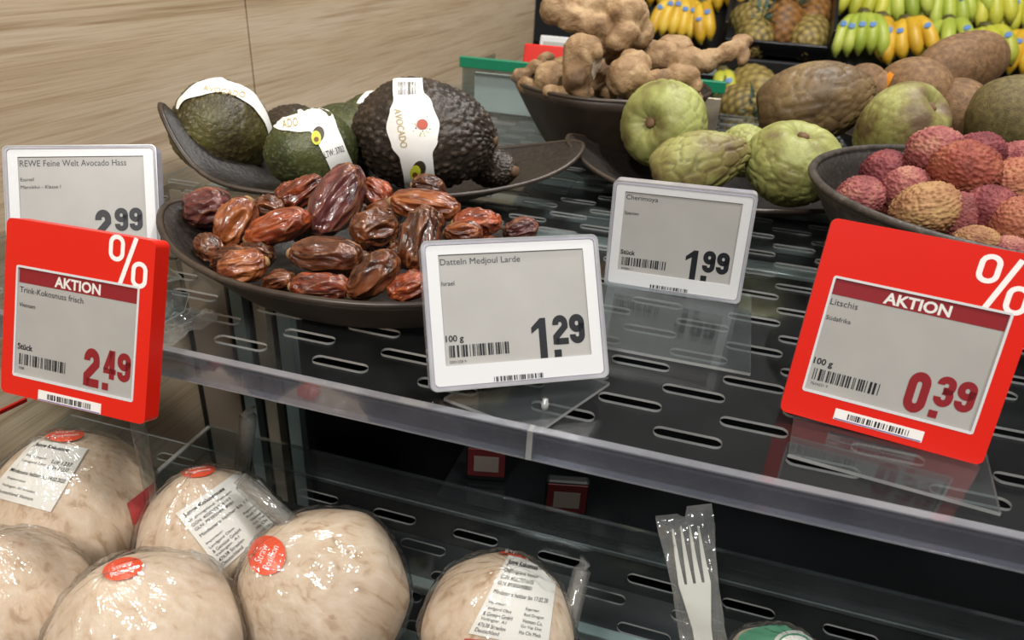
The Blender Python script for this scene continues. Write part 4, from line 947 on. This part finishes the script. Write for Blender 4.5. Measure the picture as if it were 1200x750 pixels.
def small_tag(label, c, w_, h, mt, screen, rz):
    Mx = Matrix.Translation(c) @ Matrix.Rotation(rz, 4, 'Z') @ Matrix.Rotation(math.radians(-14), 4, 'X')
    t = thing('price_tag', label, 'price tag', Mx, 'electronic shelf price tags')
    obj('housing', box_mesh('housing', -w_/2, w_/2, 0, .01, 0, h, .002), MT[mt], t)
    if screen: obj('display', box_mesh('display', -w_*.38, w_*.38, -.0006, 0, h*.2, h*.8), MT['epaper'], t)
    obj('stand_foot', box_mesh('stand_foot', -.006, .006, .004, .009, -c[2]+.001, .004), MT['clear2'], t)
    return t
p = PY(634, 86, 1.09); small_tag('blank red tag rising out of the clear bin', (p.x, 1.09, p.z-.01), .062, .050, 'red', False, 0)
p = PY(656, 72, 1.32); small_tag('small white price tag seen above the red blank one', (p.x, 1.26, p.z), .052, .048, 'housing', True, 0)
# ================================================================ banana and pineapple rack
rk = thing('fruit_rack', 'black sloping supermarket rack for bananas and pineapples', 'rack', Matrix.Translation((.3, 2.4, -.95)))
def rp(name, b, mt='black', bev=0, rx=0):
    cx, cy, cz = (b[0]+b[1])/2, (b[2]+b[3])/2, (b[4]+b[5])/2; hx, hy, hz = (b[1]-b[0])/2, (b[3]-b[2])/2, (b[5]-b[4])/2
    return obj(name, box_mesh(name, -hx, hx, -hy, hy, -hz, hz, bev), MT[mt], rk, Matrix.Translation((cx-.3, cy-2.4, cz+.95)) @ Matrix.Rotation(rx, 4, 'X'))
rp('back_board', (-.72, 1.6, 2.90, 2.93, -.95, 1.2)); rp('base', (-.72, 1.6, 2.02, 2.9, -.95, -.36))
rp('sloping_deck', (-.72, 1.6, 2.215, 2.90, .115, .130), rx=math.radians(33))
rp('front_beam', (-.72, 1.6, 2.225, 2.25, -.095, -.022), bev=.004)
rp('price_rail', (-.72, 1.6, 2.218, 2.226, -.075, -.058), 'steel', .002)
rp('lower_deck', (-.72, 1.6, 1.98, 2.42, -.265, -.25), rx=math.radians(18))
rp('lower_front', (-.72, 1.6, 1.965, 1.985, -.36, -.29), bev=.004)
MT['ban_g'] = M('banana_green', [(.3, '#8a9c34'), (.55, '#a9b546'), (.75, '#c3c968')], scale=14, rough=.45, rnd=.2, sss=.05)
MT['ban_y'] = M('banana_yellow', [(.3, '#b58a1c'), (.55, '#d0a92e'), (.75, '#dcbf4e')], scale=14, rough=.45, rnd=.2, sss=.05)
MT['ban_gy'] = M('banana_green_yellow', [(.3, '#a2a632'), (.55, '#bcba40'), (.75, '#cbc65c')], scale=14, rough=.45, rnd=.2, sss=.05)
MT['ban_end'] = M('banana_tip', [(.3, '#3f3a1c'), (.7, '#6b6428')], scale=60, rough=.7)
def bunch(label, crown, tip, n, mat, spread, seed, sticker=True):
    r = random.Random(seed); c = Vector(crown); t = Vector(tip); ax = t-c; L = ax.length; nrm = (CAM-(c+t)/2); nrm = (nrm-ax*(nrm.dot(ax)/ax.length_squared)).normalized()
    sd = ax.cross(nrm).normalized()*-1; Mx = Matrix((sd, nrm, ax.normalized())).transposed().to_4x4(); Mx.translation = c
    root = thing('banana_bunch', label, 'bananas', Mx, 'banana bunches on the rack')
    obj('crown', new_mesh('crown', *tube([(-.014, .006, -.018), (0, .006, -.012), (.012, .004, .004)], [.010, .014, .012], 10)), MT['ban_end'], root)
    for i in range(n):
        u = (i-(n-1)/2)/max(1, (n-1)/2); du = r.uniform(-.08, .08); path = []; rad = []
        ln = L*(1.0+r.uniform(-.05, .06)); K = 12
        for k in range(K+1):
            q = k/K; x = u*(.012+spread*(math.sin(q*1.75)*.75))+du*.01*q; y = .006+.030*math.sin(q*3.0)*(1-.25*abs(u))-.02*q*q; z = ln*q*(1-.05*abs(u))
            path.append((x, y, z)); rad.append(.0185*(.42+.58*smooth01(0, .28, q))*(1-.66*smooth01(.86, 1, q)))
        v, f = tube(path, rad, 9); b = obj('banana', new_mesh('banana', v, f), MT[mat], root)
        e = path[-1]; obj('blossom_tip', new_mesh('blossom_tip', *tube([path[-2], e, (e[0], e[1]-.001, e[2]+.006)], [.006, .0056, .004], 7)), MT['ban_end'], b)
        if sticker and r.random() < .85:
            k = int(K*r.uniform(.55, .68)); px_, py_, pz_ = path[k]; rr_ = rad[k]; V = []; Fc = []
            for ring in range(3):
                for a in range(12):
                    al = 2*math.pi*a/12; x = .0090*ring/2*math.cos(al); z = .0105*ring/2*math.sin(al); V.append((px_+x, py_+math.sqrt(max(0, rr_*rr_-x*x))+.0012, pz_+z))
            for ring in range(2):
                for a in range(12): a2 = (a+1) % 12; Fc.append((ring*12+a, ring*12+a2, ring*12+12+a2, ring*12+12+a))
            obj('sticker', new_mesh('sticker', V, Fc), MT['blue'], b)
    return root
def B(label, cx, cy, tx, ty, n, mat, spread, seed, Yc, Yt): bunch(label, PY(cx, cy, Yc), PY(tx, ty, Yt), n, mat, spread, seed)
k = 0
for a in [
 ('green bananas hanging at the left end of the front row', 1012, 20, 1006, 62, 5, 'ban_g', .062, 2.40, 2.30),
 ('two yellow bananas between green and yellow front bunches', 1034, 24, 1040, 66, 2, 'ban_y', .02, 2.40, 2.31),
 ('yellow bunch with blue stickers in the front row', 1062, 27, 1067, 66, 4, 'ban_y', .056, 2.39, 2.28),
 ('three green bananas just above the kiwi pile', 1112, 28, 1110, 66, 3, 'ban_g', .046, 2.40, 2.29),
 ('yellow green bunch right of the three green ones', 1155, 36, 1156, 78, 4, 'ban_gy', .058, 2.40, 2.29),
 ('yellow bunch at the right picture edge', 1204, 40, 1192, 82, 4, 'ban_y', .046, 2.40, 2.29),
 ('upper row green yellow bunch next to the pineapple crate', 1020, -22, 1006, 20, 4, 'ban_gy', .055, 2.54, 2.44),
 ('upper row green bunch above the yellow stickered one', 1058, -24, 1062, 24, 4, 'ban_g', .056, 2.54, 2.43),
 ('upper row green bunch above the three green bananas', 1106, -16, 1104, 34, 4, 'ban_g', .05, 2.54, 2.43),
 ('small upper row green bunch beside a gap', 1133, -24, 1138, 20, 3, 'ban_g', .04, 2.55, 2.44),
 ('upper row yellow green bunch right of the middle', 1160, -18, 1158, 32, 4, 'ban_gy', .052, 2.54, 2.43),
 ('upper row yellow green bunch at the right picture edge', 1200, -8, 1196, 36, 4, 'ban_gy', .05, 2.54, 2.43),
 ('yellow bunch behind the ginger in the front row', 800, 2, 792, 42, 6, 'ban_y', .075, 2.42, 2.30),
 ('single yellow banana pair hanging right of the ginger bunch', 823, 8, 827, 46, 2, 'ban_y', .02, 2.40, 2.29),
 ('upper row yellow bunch above the ginger', 772, -36, 768, 6, 4, 'ban_y', .055, 2.56, 2.46),
 ('upper row yellow bunch left of the pineapple crate', 815, -36, 812, 4, 4, 'ban_gy', .055, 2.56, 2.46),
 ('upper row yellow bunch touching the pineapple crate', 846, -30, 848, 8, 4, 'ban_y', .05, 2.56, 2.46),
]:
    k += 1; lb, cx, cy, tx, ty, n, mt, spd, yc, yt = a; B(lb, cx, cy, tx, ty, n, mt, spd, k, yc, yt)
# ---------------------------------------------------------------- pineapples
MT['pine'] = M('pineapple_eyes', [(.3, '#2e2513'), (.5, '#574823'), (.7, '#786838')], scale=6, rough=.6, attr=('eye', '#a8934e'), rnd=.25)
MT['pine_o'] = M('pineapple_orange', [(.3, '#3f2810'), (.5, '#70481c'), (.7, '#906428')], scale=6, rough=.6, attr=('eye', '#946830'), rnd=.2)
MT['leaf'] = M('pineapple_leaf', [(.3, '#43594c'), (.6, '#74897b'), (.8, '#9fb0a6')], scale=25, rough=.5)
PMESH = {}
def pine_mesh(mat):
    if mat in PMESH: return PMESH[mat]
    ey = []
    def fn(d, t, ph):
        k = (abs(math.sin(ph*4+t*9))*abs(math.sin(ph*4-t*9)))**.5; ey.append(k*k*.8)
        r = (max(0, 1-t*t))**.38/(max(1e-6, 1-t*t))**.5 if abs(t) < .9999 else 1
        return Vector((d.x*r*.5, d.y*r*.5, t*.5))*(1+.07*k)
    m = new_mesh('pineapple_body', *sphere_fn(64, 40, fn)); set_attr(m, 'eye', ey); m.materials.append(MT[mat]); PMESH[mat] = m; return m
def crown_mesh():
    V = []; Fc = []; r = random.Random(5)
    for k in range(34):
        a = k*2.399; el = .25+1.2*(k/34); L = .55+.35*r.random(); w_ = .13
        d = Vector((math.cos(a)*math.cos(el), math.sin(a)*math.cos(el), math.sin(el))); s = d.cross(Vector((0, 0, 1))).normalized(); u = s.cross(d); n = len(V)
        for i in range(5):
            t = i/4; p = Vector((0, 0, .45))+d*(L*t)+u*(.25*t*t*(1 if el < 1 else .2))*-1*.6; ww = w_*(1-t**1.6)+.004
            V += [p-s*ww+u*.03*(1-t), p-u*.012, p+s*ww+u*.03*(1-t)]
        for i in range(4):
            for j in range(2): q = n+i*3+j; Fc.append((q, q+1, q+4, q+3))
    m = new_mesh('leaf_crown', V, Fc, False); m.materials.append(MT['leaf']); return m
CROWN = crown_mesh()
def pineapple(label, x, y, Y, axis, L, D, mat='pine', crown=True):
    r = thing('pineapple', label, 'pineapple', frame(PY(x, y, Y), axis), 'pineapples on the rack')
    obj('pineapple_body', pine_mesh(mat), None, r, Matrix.Diagonal((D, D, L, 1)))
    if crown: obj('leaf_crown', CROWN, None, r, Matrix.Diagonal((D*1.0, D*1.0, L*.75, 1)))
    return r
for a in [
 ('pineapple lying at the lower left of the upper crate', 884, 42, 2.34, (-.3, 1, .4), .15, .105, 'pine', False),
 ('pineapple with leaves turned right at the crate middle left', 878, 24, 2.38, (.9, -.8, .25), .12, .095, 'pine', True),
 ('orange pineapple standing in the middle of the crate', 917, 30, 2.36, (0, .5, 1), .14, .108, 'pine_o', True),
 ('pineapple at the lower right of the upper crate', 948, 44, 2.34, (.2, 1, .4), .15, .105, 'pine', False),
 ('pineapple at the upper right of the upper crate', 952, 22, 2.43, (.3, 1, .5), .15, .105, 'pine_o', False),
 ('pineapple at the top left of the upper crate', 888, 0, 2.53, (-.4, 1, .5), .15, .105, 'pine', False),
 ('pineapple at the top right of the upper crate', 950, 0, 2.53, (.3, 1, .5), .15, .105, 'pine', False),
 ('upper pineapple of the lower crate', 884, 103, 2.16, (-.6, 1, .2), .16, .11, 'pine', False),
 ('lower crate pineapple with bluish leaves turned right', 866, 124, 2.08, (.9, -.8, -.05), .13, .105, 'pine', True),
 ('lowest pineapple of the lower crate', 870, 152, 2.06, (-.6, 1, .2), .15, .105, 'pine', False),
 ('lower crate pineapple hidden behind the brown cherimoya', 940, 112, 2.16, (.2, 1, .3), .15, .11, 'pine', False),
]: pineapple(*a)
def crate(label, x0, x1, y0, y1, z0, h, rx):
    cx, cy = (x0+x1)/2, (y0+y1)/2; hx, hy = (x1-x0)/2, (y1-y0)/2
    r = thing('fruit_crate', label, 'crate', Matrix.Translation((cx, cy, z0)) @ Matrix.Rotation(rx, 4, 'X'), 'black fruit crates on the rack')
    for nm, b in (('crate_bottom', (-hx, hx, -hy, hy, 0, .004)), ('crate_side', (-hx, -hx+.008, -hy, hy, .004, h)), ('crate_side', (hx-.008, hx, -hy, hy, .004, h)), ('crate_end', (-hx+.008, hx-.008, -hy, -hy+.008, .004, h*.45)), ('crate_end', (-hx+.008, hx-.008, hy-.008, hy, .004, h))):
        obj(nm, box_mesh(nm, *b, .001), MT['dark'], r)
pa, pb = PY(846, 50, 2.27), PY(972, 62, 2.27)
crate('black crate holding the upper pineapples', pa.x, pb.x, 2.25, 2.62, .085, .10, math.radians(33))
pa, pb = PY(836, 150, 2.05), PY(1000, 160, 2.05)
crate('black crate holding the lower pineapples', pa.x, pb.x, 2.0, 2.25, -.262, .12, math.radians(18))
pa = PY(846, 118, 2.12)
bunch('small green yellow bunch left of the lower pineapples', PY(848, 88, 2.2), PY(851, 122, 2.12), 2, 'ban_gy', .02, 41)
# ---------------------------------------------------------------- solid stand-ins, coloured dark, for red label reflections in the back panel
for lb, x, y, Yp in (('left solid stand-in for a dim red label reflection behind the lower tray', 570, 542, .535), ('right solid stand-in for a dim red label reflection behind the lower tray', 664, 584, .512)):
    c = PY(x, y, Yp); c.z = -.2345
    r = thing('reflection_standin', lb, 'reflection stand-in', Matrix.Translation(c) @ Matrix.Rotation(math.radians(14), 4, 'Z'), 'stand-ins for red label reflections behind the tray')
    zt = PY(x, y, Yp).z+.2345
    obj('standin_body', box_mesh('standin_body', -.020, .020, 0, .012, 0, zt+.018, .003), MT['black'], r)
    obj('standin_label', box_mesh('standin_label', -.018, .018, -.0012, 0, max(.002, zt-.016), zt+.016), M('reflected_red', '#4a1012'), r)
    obj('standin_field', box_mesh('standin_field', -.012, .012, -.0018, -.0012, max(.004, zt-.010), zt+.008), M('reflected_field', '#6b5f58'), r)
